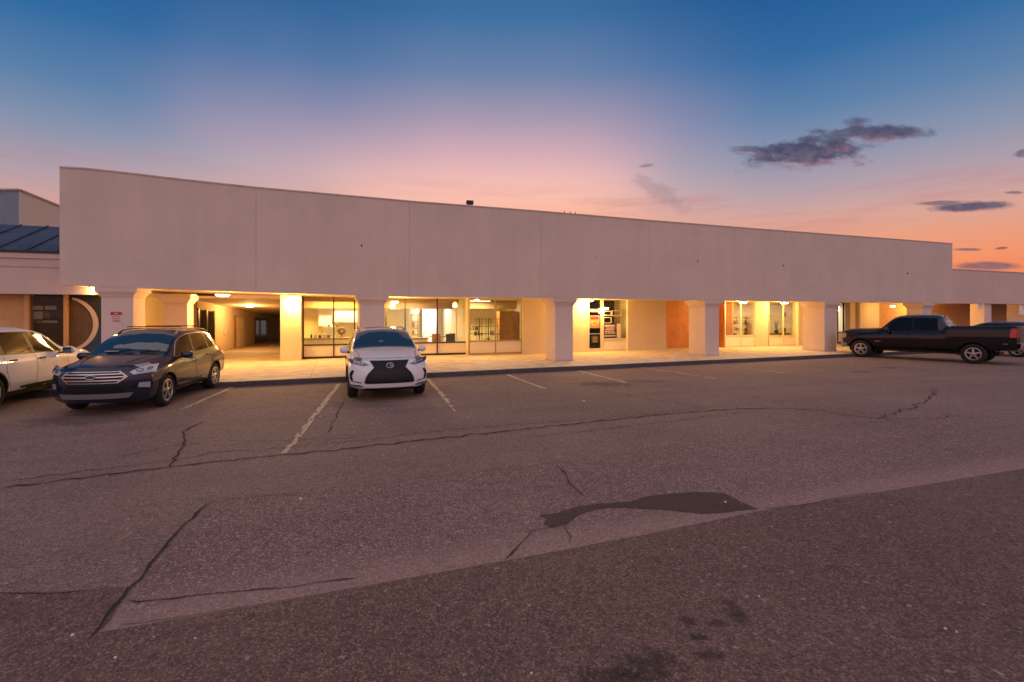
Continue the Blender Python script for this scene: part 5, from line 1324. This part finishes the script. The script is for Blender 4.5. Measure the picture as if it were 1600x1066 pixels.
for sg in (1,-1):
    f_ = (lambda q: q if sg > 0 else q[::-1])
    car.patch('bed_rail_cap', stripline([(4.18,1.48),(6.2,1.53)], .04), 'side', M['trimblack'], trk, off=.010, sgn=sg)
    car.patch('tail_lamp', [(6.02,1.12),(6.24,1.12),(6.24,1.48),(6.06,1.48)], 'side', M['tailred'], trk, off=.012, sgn=sg)
    car.patch('tail_lamp', f_([(sg*.86,1.12),(sg*1.0,1.12),(sg*1.0,1.48),(sg*.86,1.48)]), 'rear', M['tailred'], trk, off=.012)
    car.patch('headlamp', [(.0,.92),(.16,.92),(.20,1.13),(.0,1.13)], 'side', M['lamp_clear'], trk, off=.010, sgn=sg)
    car.patch('turn_signal', [(.05,.98),(.20,.98),(.22,1.06),(.05,1.06)], 'side', M['amber'], trk, off=.013, sgn=sg)
    car.patch('headlamp', f_([(sg*.62,.90),(sg*.98,.90),(sg*.98,1.13),(sg*.62,1.13)]), 'front', M['lamp_clear'], trk, off=.012)
    car.patch('door_badge', stripline([(1.52,.80),(1.76,.80)], .035), 'side', M['silver'], trk, off=.008, sgn=sg)
    MB().bar((.9,sg*(car.W-.02),.40),(-1.0,sg*(car.W-.02),.40),.14,.05).build('running_board', M['trimblack'], trk)
    car.patch('reflector_strip', stripline([(5.82,.86),(5.96,.86)], .03), 'side', M['silver'], trk, off=.008, sgn=sg)
car.patch('grille', [(-.58,.70),(.58,.70),(.58,1.09),(-.58,1.09)], 'front', M['trimblack'], trk, off=.014)
car.patch('grille_bar', [(-.58,.88),(.58,.88),(.58,.93),(-.58,.93)], 'front', M['chrome'], trk, off=.03, thick=.02)
car.patch('front_bumper', [(-1.0,.45),(1.0,.45),(1.0,.68),(-1.0,.68)], 'front', M['chrome'], trk, off=.05, thick=.06)
for sg in (1,-1): car.patch('front_bumper', [(.0,.45),(.22,.47),(.24,.66),(.0,.68)], 'side', M['chrome'], trk, off=.02, thick=.03, sgn=sg)
o = MB().box(-.14,.0,-.98,.98,0,.20).build('rear_bumper', M['chrome'], trk, bevel=.02); o.location = (-car.L/2-.03,0,.68)
car.patch('tailgate', [(-.84,.90),(.84,.90),(.84,1.50),(-.84,1.50)], 'rear', M['p_black'], trk, off=.014)
car.patch('tailgate_handle', [(-.14,1.16),(.14,1.16),(.14,1.24),(-.14,1.24)], 'rear', M['chrome'], trk, off=.024)
seam(car, trk, [(1.70,.50),(1.68,.9),(1.78,1.25)]); seam(car, trk, [(2.90,.50),(2.90,1.28)]); seam(car, trk, [(3.80,.50),(3.82,1.31)]); seam(car, trk, [(4.08,.52),(4.08,1.32)], wd=.022)
handle(car, trk, 2.72, 1.15, M['p_black'], .22); handle(car, trk, 3.62, 1.17, M['p_black'], .22)
mirror(car, trk, 2.05, 1.27, M['p_black'], (.10,.12,.13), .10); arches(car, trk, M['trimblack'], .05)
MB().box(-2.5, 2.3, -.5, .5, .34, .46).build('undertray', M['trimblack'], trk)
place(trk, car, G(1346,558), 0, 1, (-.60,.80))

# ---- second black vehicle hidden behind the pickup
spec2 = dict(spec); spec2.update(L=5.0, W=.96, fo=.9, wb=2.9, R=.36, cr=.2, archz=1.0, arch=.05, tw=.23, rim=.25,
  zb=[(0,.34),(5.0,.38)], wf=[(0,.97),(1,1),(5.0,.97)],
  zbelt=[(0,.95),(.3,1.02),(1.4,1.06),(4.4,1.14),(5.0,1.05)], wbelt=[(0,.82),(1.3,.88),(4.0,.88),(5.0,.80)],
  zt=[(0,1.02),(.15,1.08),(1.3,1.2),(1.45,1.21),(2.3,1.6),(2.7,1.68),(3.4,1.69),(4.4,1.64),(4.8,1.2),(5.0,1.1)],
  zr=[(0,1.0),(.15,1.06),(1.3,1.14),(1.45,1.15),(2.35,1.52),(2.7,1.59),(3.4,1.6),(4.4,1.55),(4.8,1.17),(5.0,1.08)],
  wr=[(0,.66),(1.3,.76),(1.45,.78),(2.35,.70),(3.4,.68),(4.4,.66),(4.8,.72),(5.0,.68)], rlean=[(.3,.1),(.5,0),(1.1,.08)])
car = Car(spec2)
sv = empty('black_suv', (0,0,0), 0, 'black SUV half hidden behind the pickup at the right edge', 'car')
car.body(sv, [M['p_black'], M['trimblack']])
for x in car.wheel_x():
    for sg in (1,-1): wheel(car, sv, x, sg*(car.W-.14), sg, 'five')
car.patch('windscreen', [(1.5,-.72),(1.5,.72),(2.35,.64),(2.35,-.64)], 'top', M['c_glass_lit'], sv, off=.006)
side_windows(car, sv, [(1.7,2.6,.6,.1),(2.7,3.5,.1,0),(3.6,4.3,0,-.1)])
seam(car, sv, [(2.65,.42),(2.65,1.05)]); handle(car, sv, 2.5, 1.0, M['p_black']); mirror(car, sv, 1.85, 1.03, M['p_black'])
fd = Vector((-.45,.89,0)).normalized(); sv.location = (trk.location.x+5.6, trk.location.y+2.7, 0); sv.rotation_euler = (0,0,math.atan2(fd.y,fd.x))
